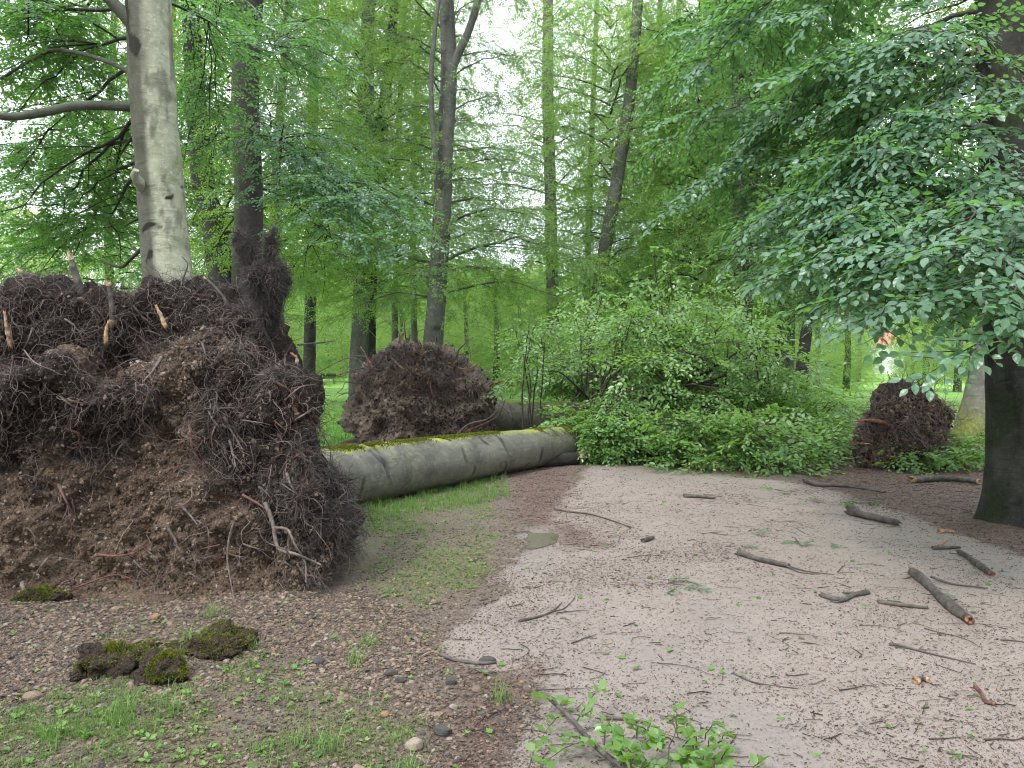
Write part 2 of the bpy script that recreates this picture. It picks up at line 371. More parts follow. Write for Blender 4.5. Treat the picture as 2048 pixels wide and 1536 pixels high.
# ------------------------------------------------------------------ ground sheet
def inpoly(P, poly):
    x, y = P[:, 0], P[:, 1]; c = np.zeros(len(P), bool); n = len(poly)
    for i in range(n):
        x1, y1 = poly[i]; x2, y2 = poly[(i + 1) % n]
        m = ((y1 > y) != (y2 > y)) & (x < (x2 - x1) * (y - y1) / (y2 - y1 + 1e-12) + x1); c ^= m
    return c
def polydist(P, poly):
    """signed distance, positive inside"""
    d = np.full(len(P), 1e9); poly = np.asarray(poly); n = len(poly)
    for i in range(n):
        a = poly[i]; b = poly[(i + 1) % n]; ab = b - a
        t = np.clip(((P - a) @ ab) / (ab @ ab + 1e-12), 0, 1); d = np.minimum(d, np.linalg.norm(P - (a + t[:, None] * ab), axis=1))
    return np.where(inpoly(P, poly), d, -d)
def gp(*pts): return [tuple(gnd(a, b)[:2]) for a, b in pts]
PATH = gp((1175, 925), (1150, 965), (1120, 985), (1108, 1012), (1060, 1060), (1030, 1110), (985, 1170), (950, 1240), (880, 1310), (960, 1350), (1075, 1370), (1050, 1440), (1010, 1536)) + [(-.35, 1.5), (-.3, -6), (9, -6), (9.5, 3)] + gp((2300, 1190), (2048, 1110), (1900, 1060), (1780, 1010), (1650, 975), (1500, 958), (1330, 932))
LITTER = gp((1600, 955), (1680, 985), (1800, 1020), (1930, 1065), (2100, 1120), (2700, 1200), (2700, 900), (1900, 880), (1600, 905))
LITTER2 = gp((1020, 950), (1160, 930), (1150, 990), (1110, 1030), (1180, 1060), (1210, 1090), (1130, 1105), (1090, 1060), (1010, 1040))
LITTER3 = gp((900, 1345), (1060, 1330), (1075, 1370), (1040, 1440), (990, 1536), (900, 1536), (880, 1420))
STONE = gp((-400, 1190), (0, 1190), (300, 1210), (500, 1180), (690, 1175), (820, 1230), (930, 1330), (840, 1350), (880, 1440), (700, 1400), (560, 1330), (350, 1420), (150, 1400), (0, 1430), (-500, 1480))
MOSS = gp((660, 1020), (850, 990), (960, 950), (1030, 960), (1000, 1010), (990, 1100), (960, 1180), (850, 1220), (700, 1170))
MOSS2 = gp((-300, 1400), (100, 1400), (330, 1260), (560, 1290), (700, 1400), (850, 1430), (820, 1536), (600, 1700), (-600, 1700))
PUD = gp((1040, 1078), (1058, 1060), (1090, 1055), (1112, 1066), (1118, 1082), (1085, 1097), (1050, 1100))
WETS = gp((1010, 1060), (1120, 1045), (1140, 1100), (1080, 1140), (1010, 1130))

def spacing(lo, hi, step, far, g=1.09):
    a = list(np.arange(lo, hi, step)); s = step
    while a[-1] < far[1]: s *= g; a.append(a[-1] + s)
    s = step; b = [lo]
    while b[-1] > far[0]: s *= g; b.append(b[-1] - s)
    return np.array(b[::-1][:-1] + a)
def ground_h(P):
    p3 = np.stack([P[:, 0], P[:, 1], np.zeros(len(P))], 1)
    near = np.exp(-(np.maximum(0, P[:, 1] - 16) / 12) ** 2)
    r = np.zeros(len(P)); k = P[:, 1] < 40
    q = p3[k]; ds = polydist(q[:, :2], STONE)
    pd = sstep(-0.1, 0.25, polydist(q[:, :2], PATH))
    h = 0.03 * fbm(q * 0.7, 3, 3) * (1 - 0.6 * pd) + 0.014 * fbm(q * 4, 3, 4) * (1 - 0.8 * pd) + 0.006 * fbm(q * 13, 2, 5) * (1 - 0.7 * pd)
    # gravel bank heaped against the foot of the torn root plate
    h += 0.15 * sstep(-0.15, 0.9, ds) * sstep(3.6, 5.2, q[:, 1])
    h -= 0.025 * sstep(-0.18, 0.12, polydist(q[:, :2], PUD))
    h = h * near[k]
    # stay below the water of the puddle everywhere
    r[k] = h
    return r
xs = spacing(-5.0, 6.0, 0.032, (-420, 420)); ys = spacing(1.9, 13.5, 0.032, (-60, 620))
XX, YY = np.meshgrid(xs, ys); GP = np.stack([XX.ravel(), YY.ravel()], 1)
GZ = ground_h(GP); GV = np.column_stack([GP, GZ])
def masks(P):
    p3 = np.column_stack([P, np.zeros(len(P))]); n = 0.16 * fbm(p3 * 2.2, 4, 8) ; n2 = 0.10 * fbm(p3 * 6, 3, 9)
    near = P[:, 1] < 40
    o = {k: np.zeros(len(P)) for k in ('path', 'litter', 'stone', 'moss', 'wet', 'lawn')}
    q = P[near]; nn = (n + n2)[near]
    s = lambda poly, wd=0.12: sstep(-wd, wd, polydist(q, poly) + nn)
    o['path'][near] = s(PATH, 0.22)
    o['litter'][near] = np.maximum.reduce([s(LITTER, .3), 0.72 * s(LITTER2, .32), 0.8 * s(LITTER3, .30)])
    o['stone'][near] = s(STONE, 0.15)
    bl = sstep(-0.25, 0.3, fbm(p3[near] * 1.7, 4, 21))
    o['moss'][near] = np.maximum(s(MOSS, .2), s(MOSS2, .2)) * (0.42 + 0.46 * bl)
    pd = polydist(q, PUD)
    ws = sstep(0.02, 0.35, fbm(p3[near] * np.array([0.9, 0.45, 1]) + 4, 3, 31))
    o['wet'][near] = np.clip(np.maximum(ws * 0.9, s(WETS, .15)), 0, 1) * o['path'][near]
    o['wet'][near] = np.maximum(o['wet'][near], sstep(-.3, 0, pd))
    o['lawn'] = sstep(16.5, 19.5, P[:, 1] + 6 * n + np.where(P[:, 0] < -3.5, 3.5, 0)) * (1 - sstep(4.5, 7, P[:, 0]) * sstep(26, 20, P[:, 1]))
    return o
MK = masks(GP)
gf = grid_faces(len(ys), len(xs))
fc = MK['path'][gf].mean(1) > 0.5; fl = (MK['lawn'][gf].mean(1) > 0.5) & ~fc
for nm, sel in (('gravel_path', fc), ('lawn', fl), ('ground', ~fc & ~fl)):
    f = gf[sel]; u, inv = np.unique(f, return_inverse=True); mb = MB()
    mb.add(GV[u], inv.reshape(-1, 4), 0, **{k: MK[k][u] for k in MK})
    tag(mb.build(nm, M['ground']), kind='structure')
def gz(P):
    return ground_h(np.atleast_2d(np.asarray(P, float))[:, :2])
# puddle
t = NT('puddle_water'); t.done(t.bsdf((0.10, 0.082, 0.066), 0.14, t.bump(t.noise(6, 2), 0.05, 0.01), 0.6)); M['water'] = t.mat
pc = np.mean(PUD, 0); ang = np.linspace(0, 2 * math.pi, 48, endpoint=False)
pz = float(gz([pc])[0]) + 0.004
mb = MB(); rr = np.array([[0.40 * (1 + 0.26 * math.sin(2 * a + 1) + 0.15 * math.sin(3 * a + 2) + 0.09 * math.sin(7 * a) + .05 * math.sin(13 * a)) for a in ang]])[0]
vv = np.column_stack([pc[0] + rr * np.cos(ang), pc[1] + 0.95 * rr * np.sin(ang), np.full(48, pz + 0.002)])
mb.add(np.vstack([[pc[0], pc[1], pz + 0.002], vv]), np.stack([np.zeros(48, int), np.arange(48) + 1, (np.arange(48) + 1) % 48 + 1], 1))
tag(mb.build('puddle', M['water']), kind='structure')

# distant hills
def hills(name, y0, h0, col, x0, x1, seed):
    n = 160; x = np.linspace(x0, x1, n); m = 24; yy = np.linspace(0, 1, m)
    X, Yv = np.meshgrid(x, yy); P = np.stack([X.ravel() / 150, Yv.ravel() * 2, np.full(X.size, seed)], 1)
    prof = np.sin(Yv.ravel() * math.pi) ** 1.2
    z = -1 + prof * h0 * (0.75 + 0.6 * fbm(P, 4, seed)) * sstep(0, 250, X.ravel() - x0) + 3.0 * prof * fbm(P * 12, 3, seed)
    mb = MB(); mb.add(np.stack([X.ravel(), y0 + Yv.ravel() * 260, z], 1), grid_faces(m, n))
    t = NT(name + '_forest'); nn = t.noise(0.06, 6, 0.7); mt = t.done(t.bsdf(t.mix(t.rng(nn, .35, .65), col, tuple(q * 1.8 for q in col)), 0.95, None, 0.1))
    tag(mb.build(name, mt), kind='structure')
hills('hills', 620, 105, (0.03, 0.06, 0.03), -500, 760, 5)

# ------------------------------------------------------------------ leaves
def leaf_template(lod):
    if lod == 'near':
        xs_ = np.array([0, .12, .32, .55, .78, .93, 1.0]); ws_ = np.array([0, .18, .30, .28, .16, .06, 0])
        v = [[x, 0, -0.10 * x * x] for x in xs_]
        L = [[x, w_, 0.10 * w_ - 0.10 * x * x + .012 * (-1) ** i] for i, (x, w_) in enumerate(zip(xs_, ws_))][1:-1]
        Rr = [[x, -w_, 0.10 * w_ - 0.10 * x * x - .012 * (-1) ** i] for i, (x, w_) in enumerate(zip(xs_, ws_))][1:-1]
        v = np.array(v + L + Rr, float); q = []; t3 = [[0, 1, 7], [5, 6, 11], [0, 12, 1], [5, 16, 6]]
        for i in range(1, 5): q += [[i, i + 1, 7 + i, 6 + i], [i, 11 + i, 12 + i, i + 1]]
        return v, [np.array(q), np.array(t3)]
    if lod == 'mid':
        v = np.array([[0, 0, 0], [.32, .27, .03], [.75, .22, -.02], [1, 0, -.08], [.75, -.22, -.02], [.32, -.27, .03]])
        return v, [np.array([[0, 3, 2, 1], [0, 5, 4, 3]])]
    v = np.array([[0, 0, 0], [.5, .30, .02], [1, 0, -.05], [.5, -.30, .02]])
    return v, [np.array([[0, 3, 2, 1]])]

def rotm(yaw, pitch, roll):
    """arrays -> (n,3,3), columns are local axes; pitch > 0 tips the x axis upward"""
    cy, sy, cq, sq, cr_, sr = np.cos(yaw), np.sin(yaw), np.cos(pitch), np.sin(pitch), np.cos(roll), np.sin(roll)
    X = np.stack([cy * cq, sy * cq, sq], -1); Y0 = np.stack([-sy, cy, 0 * cy], -1); Z0 = np.cross(X, Y0)
    Y = Y0 * cr_[:, None] + Z0 * sr[:, None]; Z = np.cross(X, Y)
    return np.stack([X, Y, Z], -1)

def make_spray(seed, lod, length, leaf, step, twigs=True):
    """flat fan of leaves on a little forked twig; x forward, z up"""
    rn = np.random.RandomState(seed); tv, tf = leaf_template(lod)
    pos = []; yaw = []; size = []; T = []
    def droop(x): return -0.16 * (x / length) ** 2 * length
    def twig(p0, a, ln, lvl):
        n = max(2, int(ln / step)); pts = []
        side = 1 if rn.rand() < .5 else -1
        for i in range(n + 1):
            s_ = ln * i / n; x = p0[0] + s_ * math.cos(a); y = p0[1] + s_ * math.sin(a)
            pts.append([x, y, droop(x)])
            if i > 0 or lvl > 0:
                side = -side
                pos.append([x, y, droop(x)]); yaw.append(a + side * (0.75 + rn.uniform(-.25, .3)) if i < n else a)
                size.append(leaf * rn.uniform(.7, 1.15) * (1 - 0.25 * i / n))
            if lvl == 0 and i > 0 and i < n and (i % 2 == 0 or lod == 'near') and i % 3 != 0:
                twig([x, y], a + side * rn.uniform(.6, .95), (ln - s_) * rn.uniform(.35, .6) + step, 1)
        k = np.linspace(0, n, 5).round().astype(int); T.append(np.array(pts)[k])
    twig([0, 0], 0, length, 0)
    pos = np.array(pos); yaw = np.array(yaw); size = np.array(size); n = len(pos)
    R = rotm(yaw, rn.normal(-.12, .22, n), rn.normal(0, .34, n))
    V = (tv[None] * size[:, None, None]) @ np.transpose(R, (0, 2, 1)) + pos[:, None, :] + np.array([0, 0, .004])
    F = [(f[None] + (np.arange(n) * len(tv))[:, None, None]).reshape(-1, f.shape[1]) for f in tf]
    tv2, tf2 = tubes(np.array(T), np.linspace(1.0, .4, 5)[None] * 0.0045, 3)
    return dict(V=V.reshape(-1, 3), F=F, n=n, k=len(tv), TV=tv2 if twigs else None, TF=tf2)

SPR = {}
def sprays(kind):
    if kind not in SPR:
        P_ = dict(near=('near', .50, .086, .050), loose=('mid', .58, .112, .072), near2=('mid', .55, .086, .050), mid=('mid', .75, .085, .060), far=('far', 1.0, .115, .085), vfar=('far', 1.5, .22, .17))[kind]
        SPR[kind] = [make_spray(100 + i, *P_, twigs=kind in ('near', 'near2', 'mid', 'loose')) for i in range(5)]
    return SPR[kind]

def place_sprays(mb, kind, pos, yaw, pitch, roll, scale, seed, lm=0, tm=1, keep=None):
    pos = np.asarray(pos, float)
    tmpl = sprays(kind); rn = np.random.RandomState(seed); pick = rn.randint(0, len(tmpl), len(pos))
    cnt = 0
    for i, s in enumerate(tmpl):
        k = np.where(pick == i)[0]
        if not len(k): continue
        R = rotm(yaw[k], pitch[k], roll[k]) * scale[k][:, None, None]
        V = s['V'][None] @ np.transpose(R, (0, 2, 1)) + pos[k][:, None, :]
        nv = len(s['V']); F = [(f[None] + (np.arange(len(k)) * nv)[:, None, None]).reshape(-1, f.shape[1]) for f in s['F']]
        base = rn.rand(len(k), 1) * .5; rv = np.clip(base + rn.rand(len(k), s['n']) * .5, 0, 1)
        mb.add(V.reshape(-1, 3), F, lm, rnd=np.repeat(rv.ravel(), s['k'])); cnt += len(k) * s['n']
        if s['TV'] is not None:
            V = s['TV'][None] @ np.transpose(R, (0, 2, 1)) + pos[k][:, None, :]; nv = len(s['TV'])
            mb.add(V.reshape(-1, 3), (s['TF'][None] + (np.arange(len(k)) * nv)[:, None, None]).reshape(-1, 4), tm)
    return cnt

LEAFCOUNT = 0
def leafy_branch(mb, wood, start, tip, r0, rn, kind, gap, droop=0.15, arch=0.1, side=0.35, bare=0.2, scale=1.0, pitch=(-.30, .18), minz=None, wm=0, sides=5, rollsd=.22, spread=1.0):
    """a bough from start to tip, side boughs in a flat fan, leaf sprays along all of them"""
    global LEAFCOUNT
    start = np.asarray(start, float); tip = np.asarray(tip, float); L = np.linalg.norm(tip - start)
    d = (tip - start); n = 9; t = np.linspace(0, 1, n)
    perp = nrm(np.cross(d, [0, 0, 1.0]) + 1e-6)
    main = start + d * t[:, None] + np.array([0, 0, 1]) * (arch * L * np.sin(t * math.pi))[:, None] - np.array([0, 0, 1]) * (droop * L * 0.5 * (t ** 3 - t))[:, None] * 0
    main += perp * (L * .05 * np.sin(t * 5 + rn.rand() * 6) * t)[:, None] + rn.normal(0, .012 * L, (n, 3)) * (t * (1 - t) * 4)[:, None]
    rad = r0 * (1 - t) ** .8 + .004
    v, f = tubes(main[None], rad[None], sides); wood.add(v, f, wm, moss=0, dark=0)
    pp, yy, sc, bt = [], [], [], []
    def along(path, frac0):
        seg = np.linalg.norm(np.diff(path, axis=0), axis=1); cum = np.concatenate([[0], np.cumsum(seg)]); LL = cum[-1]
        q = np.arange(frac0 * LL + gap * rn.rand(), LL, gap)
        for s_ in q:
            i = min(np.searchsorted(cum, s_) - 1, len(path) - 2); i = max(i, 0); u = (s_ - cum[i]) / max(seg[i], 1e-6)
            p = path[i] * (1 - u) + path[i + 1] * u; dd = path[i + 1] - path[i]; yw = math.atan2(dd[1], dd[0])
            sgn = 1 if rn.rand() < .5 else -1
            pp.append(p); yy.append(yw + sgn * rn.uniform(.3, 1.15)); sc.append(rn.uniform(.7, 1.1)); bt.append(s_ / LL)
        dd = path[-1] - path[-2]; pp.append(path[-1]); yy.append(math.atan2(dd[1], dd[0])); sc.append(1.0); bt.append(1)
    along(main, bare + .15)
    S, SR = [], []
    ns = max(2, int(L * (1 - bare) / (gap * 1.15)))
    for i in range(ns):
        u = bare + (1 - bare) * (i + rn.rand() * .7) / ns; u = min(u, .97)
        a = main[int(u * (n - 1))]; b = main[min(int(u * (n - 1)) + 1, n - 1)]; fr = u * (n - 1) - int(u * (n - 1)); p = a * (1 - fr) + b * fr
        dd = nrm(b - a); sg = 1 if i % 2 else -1; an = sg * rn.uniform(.6, 1.05) * spread
        x, y = dd[0] * math.cos(an) - dd[1] * math.sin(an), dd[0] * math.sin(an) + dd[1] * math.cos(an)
        sl_ = L * side * (1.15 - u) * rn.uniform(.6, 1.2) + .25
        t2 = np.linspace(0, 1, 5)[:, None]; e = np.array([x, y, dd[2] * .6 + rn.normal(0, .12)])
        path = p + e * sl_ * t2 + np.array([0, 0, -1]) * (.12 * sl_) * t2 ** 2
        S.append(path); SR.append(np.linspace(1, .3, 5) * min(r0 * .4, .006 + .006 * sl_)); along(path, .12)
    v, f = tubes(np.array(S), np.array(SR), 4); wood.add(v, f, wm, moss=0, dark=0)
    pp = np.array(pp)
    if minz is not None: pp[:, 2] = np.maximum(pp[:, 2], minz)
    m = len(pp)
    LEAFCOUNT += place_sprays(mb, kind, pp, np.array(yy), rn.uniform(pitch[0], pitch[1], m), rn.normal(0, rollsd, m), np.array(sc) * scale, rn.randint(1e6))

def auto_crown(seed, z0, z1, R, nb, kind, gap, scale=1.0, lowdroop=-.12, prof=None, side=.35, fill=2600):
    """whole crown round the local z axis; returns leaf MB and wood MB"""
    rn = np.random.RandomState(seed); lf, wd = MB(), MB()
    for i in range(nb):
        u = (i + rn.rand()) / nb; z = z0 + (z1 - z0) * u; a = i * 2.39996 + rn.normal(0, .35)
        pr = prof(u) if prof else (1 - .55 * u ** 1.6) * (.75 + .25 * math.sin(u * 9 + seed))
        L = R * pr * rn.uniform(.72, 1.15); up = (lowdroop + (.45 - lowdroop) * u + rn.normal(0, .08)) * L
        leafy_branch(lf, wd, (0, 0, z), (L * math.cos(a), L * math.sin(a), z + up), .008 * L + .008 if kind != 'vfar' else .003 * L, rn, kind, gap, arch=.12, side=side, bare=.15, scale=scale, pitch=(-1.0, .25), rollsd=.5)
    # looser foliage between the boughs, in clumps
    n = fill; u = rn.rand(n); a = rn.uniform(0, 6.28, n); rr_ = R * np.sqrt(rn.rand(n)) * 1.05
    prf = np.array([prof(x) if prof else (1 - .5 * x ** 1.6) for x in u]); z = z0 - .4 + (z1 - z0) * u
    P_ = np.stack([np.cos(a) * rr_ * prf, np.sin(a) * rr_ * prf, z + .25 * rr_ * (u - .3)], 1)
    k = fbm(P_ * np.array([.55, .55, 1.1]) + seed * 7, 3, seed) > -.04; P_ = P_[k]; a = a[k]; n = len(P_)
    place_sprays(lf, kind, P_, a + rn.normal(0, .7, n), rn.uniform(-.95, .25, n), rn.normal(0, .5, n), rn.uniform(.8, 1.2, n) * scale, seed)
    return lf, wd

# ------------------------------------------------------------------ trunks
def trunk(mb, path, rad, n=90, sides=28, seed=0, flare=0.0, wob=.035, mossf=None, darkf=None, scars=0, warp=None):
    p, r = resample(path, rad, n)
    v, f = tubes(p[None], r[None], sides)
    cc = np.repeat(p, sides, 0); d = v - cc; th = np.tile(np.arange(sides) * 2 * math.pi / sides, n); sarc = np.repeat(np.concatenate([[0], np.cumsum(np.linalg.norm(np.diff(p, axis=0), axis=1))]), sides)
    s_ = 1 + wob * fbm(v * 1.6 + seed, 3, seed) * 2 + wob * .4 * fbm(v * 7 + seed, 3, seed + 1)
    if flare:
        g = np.exp(-np.maximum(sarc, 0) / .28); s_ += flare * g * (.45 + .55 * np.maximum(0, np.cos(th * 5 + seed + np.sin(th * 2))) ** 1.5)
    dark = np.zeros(len(v)); rn = np.random.RandomState(seed); rm = float(np.mean(r))
    for k in range(scars):
        s0 = rn.uniform(.02, .98) * sarc[-1]; t0 = rn.uniform(0, 2 * math.pi); wd_ = rn.uniform(.3, .9); hh = rn.uniform(.04, .16)
        dt = (th - t0 + math.pi) % (2 * math.pi) - math.pi
        line = s0 + hh * (dt / wd_) ** 2 * (1 if rn.rand() < .8 else -1); m = np.exp(-((sarc - line) / (.012 + .016 * rn.rand())) ** 2) * (np.abs(dt) < wd_) * sstep(wd_, wd_ * .5, np.abs(dt))
        dark += m * .95; s_ -= m * .03; s_ += .03 * np.exp(-((sarc - line - .03) / .02) ** 2) * (np.abs(dt) < wd_)
        if k % 3 == 0:
            e = ((dt * rm) ** 2 + (sarc - s0 - .02) ** 2 * 1.0) / (.035 + .02 * rn.rand()) ** 2; dark += .9 * np.exp(-e)
    v = cc + d * s_[:, None]
    nx = nrm(d)
    moss = mossf(v, nx, sarc) if mossf else np.zeros(len(v)); dk = dark + (darkf(v, nx, sarc) if darkf else 0)
    mb.add(v, f, 0, moss=moss, dark=dk)
    return p, r, v
def extend_down(pts, Y):
    return pts

GRP_MID = 'standing beech trees of the grove'
def tree_from_px(name, label, Y, px, r, mat, seed=1, scars=8, forks=(), flare=.45, base_px=None, mossf=None, darkf=None, sides=24, n=80, group=GRP_MID, zb=0.0, cat='tree'):
    """px: list of (x, y) of the trunk axis in the photo from low to high, at distance Y"""
    pts = [at(a, b, Y) for a, b in px]
    b0 = pts[0].copy()
    if b0[2] > .3:
        bx = base_px if base_px is not None else px[0][0] - (px[1][0] - px[0][0]) / max(1, (px[0][1] - px[1][1])) * (CY - 38 + EYE * FPX / Y - px[0][1])
        g_ = at(bx, 0, Y); pts = [np.array([g_[0], Y, zb - .15])] + pts; r = [r[0] * 1.08] + list(r)
    root = empty(name, (pts[0][0], Y, 0), label, cat, group)
    mb = MB(); trunk(mb, pts, r, n, sides, seed, flare, scars=scars, mossf=mossf, darkf=darkf)
    for fk in forks:
        fp = [at(a, b, Y + dy) for a, b, dy in fk[0]]; trunk(mb, fp, fk[1], 40, 14, seed + 7, scars=2)
    mb.build('trunk', mat, root)
    return root, pts

# ------------------------------------------------------------------ torn root plates
def fibres(P, Nn, count, wgt, seed, ln=(.08, .3), rad=(.0012, .003), grav=.6, curl=.5, k=7, lift=.02, tang=.6):
    rn = np.random.RandomState(seed); w_ = wgt / wgt.sum(); i = rn.choice(len(P), count, p=w_)
    p = P[i] + rn.normal(0, .008, (count, 3)); nn = Nn[i]
    d = nrm(nn * rn.uniform(.1, 1.0, (count, 1)) + tang * rn.normal(0, .7, (count, 3)) + np.array([0, 0, -grav * .4]))
    L = rn.uniform(*ln, count) ** 1.0; st = (L / k)[:, None]; out_ = [p.copy()]
    for s in range(k):
        d = nrm(d + curl * rn.normal(0, .45, (count, 3)) + np.array([0, 0, -grav * .22]) - nn * .10)
        p = p + d * st; out_.append(p.copy())
    r0 = rn.uniform(*rad, count) ** 1.0
    R = r0[:, None] * np.linspace(1, .35, k + 1)[None]
    v, f = tubes(np.stack(out_, 1), R, 3)
    return v, f, np.repeat(rn.rand(count) ** 1.5, (k + 1) * 3)
def vnormals(V, F):
    a, b, c, d = (V[F[:, i]] for i in range(4)); n = np.cross(c - a, d - b); o = np.zeros_like(V)
    for i in range(4): np.add.at(o, F[:, i], n)
    return nrm(o)
def clods(V, Nn, amp, seed, sc=1.0):
    w1, _ = worley(V * 5.5 / sc, seed); w2, _ = worley(V * 15 / sc, seed + 20); w3, _ = worley(V * 36 / sc, seed + 40)
    a = .9 * fbm(V * 1.9 / sc, 3, seed) + .32 * fbm(V * 6 / sc, 3, seed + 3) - .42 * (w1 - .5) - .22 * (w2 - .5) - .09 * (w3 - .5)
    a += .10 * fbm(V * 26 / sc, 3, seed + 6)
    return V + Nn * (amp * a)[:, None], a
def wander(p0, d, L, n, rn, curl=.35, grav=0.0):
    pts = [np.array(p0, float)]; d = nrm(np.array(d, float))
    for i in range(n):
        d = nrm(d + rn.normal(0, curl, 3) + np.array([0, 0, -grav])); pts.append(pts[-1] + d * L / n)
    return np.array(pts)

def batch(mb, tv, tf, pos, R, rnd, mat=0):
    V = tv[None] @ np.transpose(R, (0, 2, 1)) + pos[:, None, :]; n = len(tv)
    mb.add(V.reshape(-1, 3), [(f[None] + (np.arange(len(pos)) * n)[:, None, None]).reshape(-1, f.shape[1]) for f in tf], mat, rnd=np.repeat(rnd, n))
def cubesphere(seed):
    g = np.array([-1, 0, 1.0]); pts = [np.array([a, b, c]) for a in g for b in g for c in g if max(abs(a), abs(b), abs(c)) == 1]
    idx = {tuple(p): i for i, p in enumerate(pts)}; F = []
    for ax in range(3):
        for sgn in (-1, 1):
            for a in (-1, 0):
                for b in (-1, 0):
                    q = []
                    for da, db in ((0, 0), (1, 0), (1, 1), (0, 1)):
                        p = [0, 0, 0]; p[ax] = sgn; p[(ax + 1) % 3] = a + da; p[(ax + 2) % 3] = b + db; q.append(idx[tuple(float(z) for z in p)])
                    F.append(q if sgn > 0 else q[::-1])
    v = nrm(np.array(pts)); v = v * (1 + .22 * np.random.RandomState(seed).normal(0, 1, (len(v), 1))).clip(.6, 1.35)
    return v, np.array(F)
STV = [cubesphere(i) for i in range(8)]
def crumbs(mb, P, Nn, size, seed, mat=0, sink=.2):
    """lumps stuck to a surface"""
    rn_ = np.random.RandomState(seed); pick = rn_.randint(0, 8, len(P)); rv = rn_.rand(len(P))
    for i in range(8):
        k = np.where(pick == i)[0]
        if not len(k): continue
        Rm = rotm(rn_.uniform(0, 6.3, len(k)), rn_.uniform(-1.5, 1.5, len(k)), rn_.uniform(0, 6.3, len(k)))
        sc = size[k][:, None] * np.stack([np.ones(len(k)), rn_.uniform(.55, 1, len(k)), rn_.uniform(.4, .8, len(k))], 1) * .5
        batch(mb, STV[i][0], [STV[i][1]], P[k] + Nn[k] * (size[k] * (.15 - sink))[:, None], Rm * sc[:, None, :], rv[k], mat)
rn = np.random.RandomState(11)
# ---- the big one in front
LOG1 = [(-2.75, 6.65, .42), (-1.95, 8.62, .335), (-.35, 10.98, .315), (1.22, 13.3, .285), (2.35, 15.0, .36)]
fb1 = empty('fallen_beech', (-2.4, 6.2, 0), 'largest uprooted beech, its shaggy dark root plate filling the left foreground', 'fallen tree')
U = 560; W_ = 400
pxh = np.array([-520, -350, -100, 0, 100, 230, 330, 440, 510, 544, 570, 588, 600, 612, 628, 643])
hlv = np.array([.5, 1.2, 1.5, 1.55, 1.56, 1.55, 1.56, 1.57, 1.58, 1.55, 1.42, 1.28, 1.08, .80, .45, .12])
xh = np.array([at(a, 0, 5.35)[0] for a in pxh])
pxt = np.array([-450, -300, -100, 0, 60, 110, 160, 230, 280, 330, 380, 440, 500, 545, 562])
pyt = np.array([900, 700, 640, 612, 575, 570, 592, 590, 568, 562, 575, 600, 615, 640, 760])
xt = np.array([at(a, b, 6.35)[0] for a, b in zip(pxt, pyt)]); zt = np.array([at(a, b, 6.35)[2] for a, b in zip(pxt, pyt)])
xcol = np.concatenate([np.linspace(xh[0], -1.5, U - 170), np.linspace(-1.5, xh[-1], 171)[1:]]); U = len(xcol)
hl = np.interp(xcol, xh, hlv); ht = np.interp(xcol, xt, zt); ht = np.where(xcol > xt[-1], hl * .92, np.maximum(ht, hl * .92))
wl = 1 - sstep(-2.05, -1.25, xcol) * .35
kv = np.array([0, .08, .24, .38, .48, .53, .65, .73, .80, .86, .93, 1.0])
o = np.ones(U)
bR = sstep(-3.0, -2.3, xcol); hl = hl * (1 + .05 * np.sin(xcol * 5.1) + .04 * np.sin(xcol * 11.3 + 1)) ; dh = ht - hl; mx2 = lambda a, b: a * (1 - bR) + b * bR
kdy = np.stack([-.30 * o, -.08 * o, .07 * o, .16 * o, mx2(-.03, .10), mx2(.10, .22), mx2(.70, .42) * wl, mx2(.86, .66) * wl, mx2(1.0, .92) * wl, 1.35 * wl, 1.62 * wl, 1.7 * wl], 0)
kz = np.stack([-.12 * o, .10 * o, .42 * hl, .74 * hl, mx2(.92, .84) * hl, mx2(1.0, .95) * hl, mx2(hl + .03, hl + .30 * dh), mx2(hl + .5 * dh, hl + .68 * dh), mx2(ht - .03, ht - .05), ht, .6 * ht, -.1 * o], 0)
vs = np.linspace(0, 1, W_)
def ip(K): return np.stack([np.interp(vs, kv, K[:, j]) for j in range(U)], 0)
DY, ZZ = ip(kdy), ip(kz)
ker = np.ones(13) / 13
for A_ in (DY, ZZ):
    for j in range(U):
        A_[j] = np.convolve(np.pad(A_[j], 6, 'edge'), ker, 'valid')
y0 = 5.33 + .12 * np.sin(xcol * 1.7) + .35 * sstep(-1.45, -1.0, xcol)
ys_ = y0[:, None] + DY * (1 - .75 * sstep(-1.30, -1.10, xcol))[:, None] + .0
V = np.stack([np.repeat(xcol[:, None], W_, 1), ys_, ZZ], -1).reshape(-1, 3)
F = grid_faces(U, W_)
N0 = -vnormals(V, F)
if N0[W_ * 200 + 120, 1] > 0: N0 = -N0
foot = sstep(0.0, .25, V[:, 2])
V1, aa = clods(V, N0, .24, 7)
V1 = V1 - N0 * (.16 * sstep(.18, .5, fbm(V * np.array([1.3, 1.3, 2.0]) + 3, 3, 90)))[:, None]
V = V * (1 - foot[:, None]) + V1 * foot[:, None]
N1 = vnormals(V, F); N1 *= np.sign((N1 * N0).sum(1, keepdims=True))
px_of = (V[:, 0] / V[:, 1]) * FPX + CX; vpar = np.tile(vs, U)
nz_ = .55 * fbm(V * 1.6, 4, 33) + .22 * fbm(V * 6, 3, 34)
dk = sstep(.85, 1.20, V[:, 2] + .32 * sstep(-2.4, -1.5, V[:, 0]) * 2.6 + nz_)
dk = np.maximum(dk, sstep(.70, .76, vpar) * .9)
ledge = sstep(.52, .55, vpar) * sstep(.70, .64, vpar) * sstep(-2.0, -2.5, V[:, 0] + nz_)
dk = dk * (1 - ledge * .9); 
holes = sstep(-.25, -.6, aa) * .5  # shade in the hollows between clods, put into the soil colour
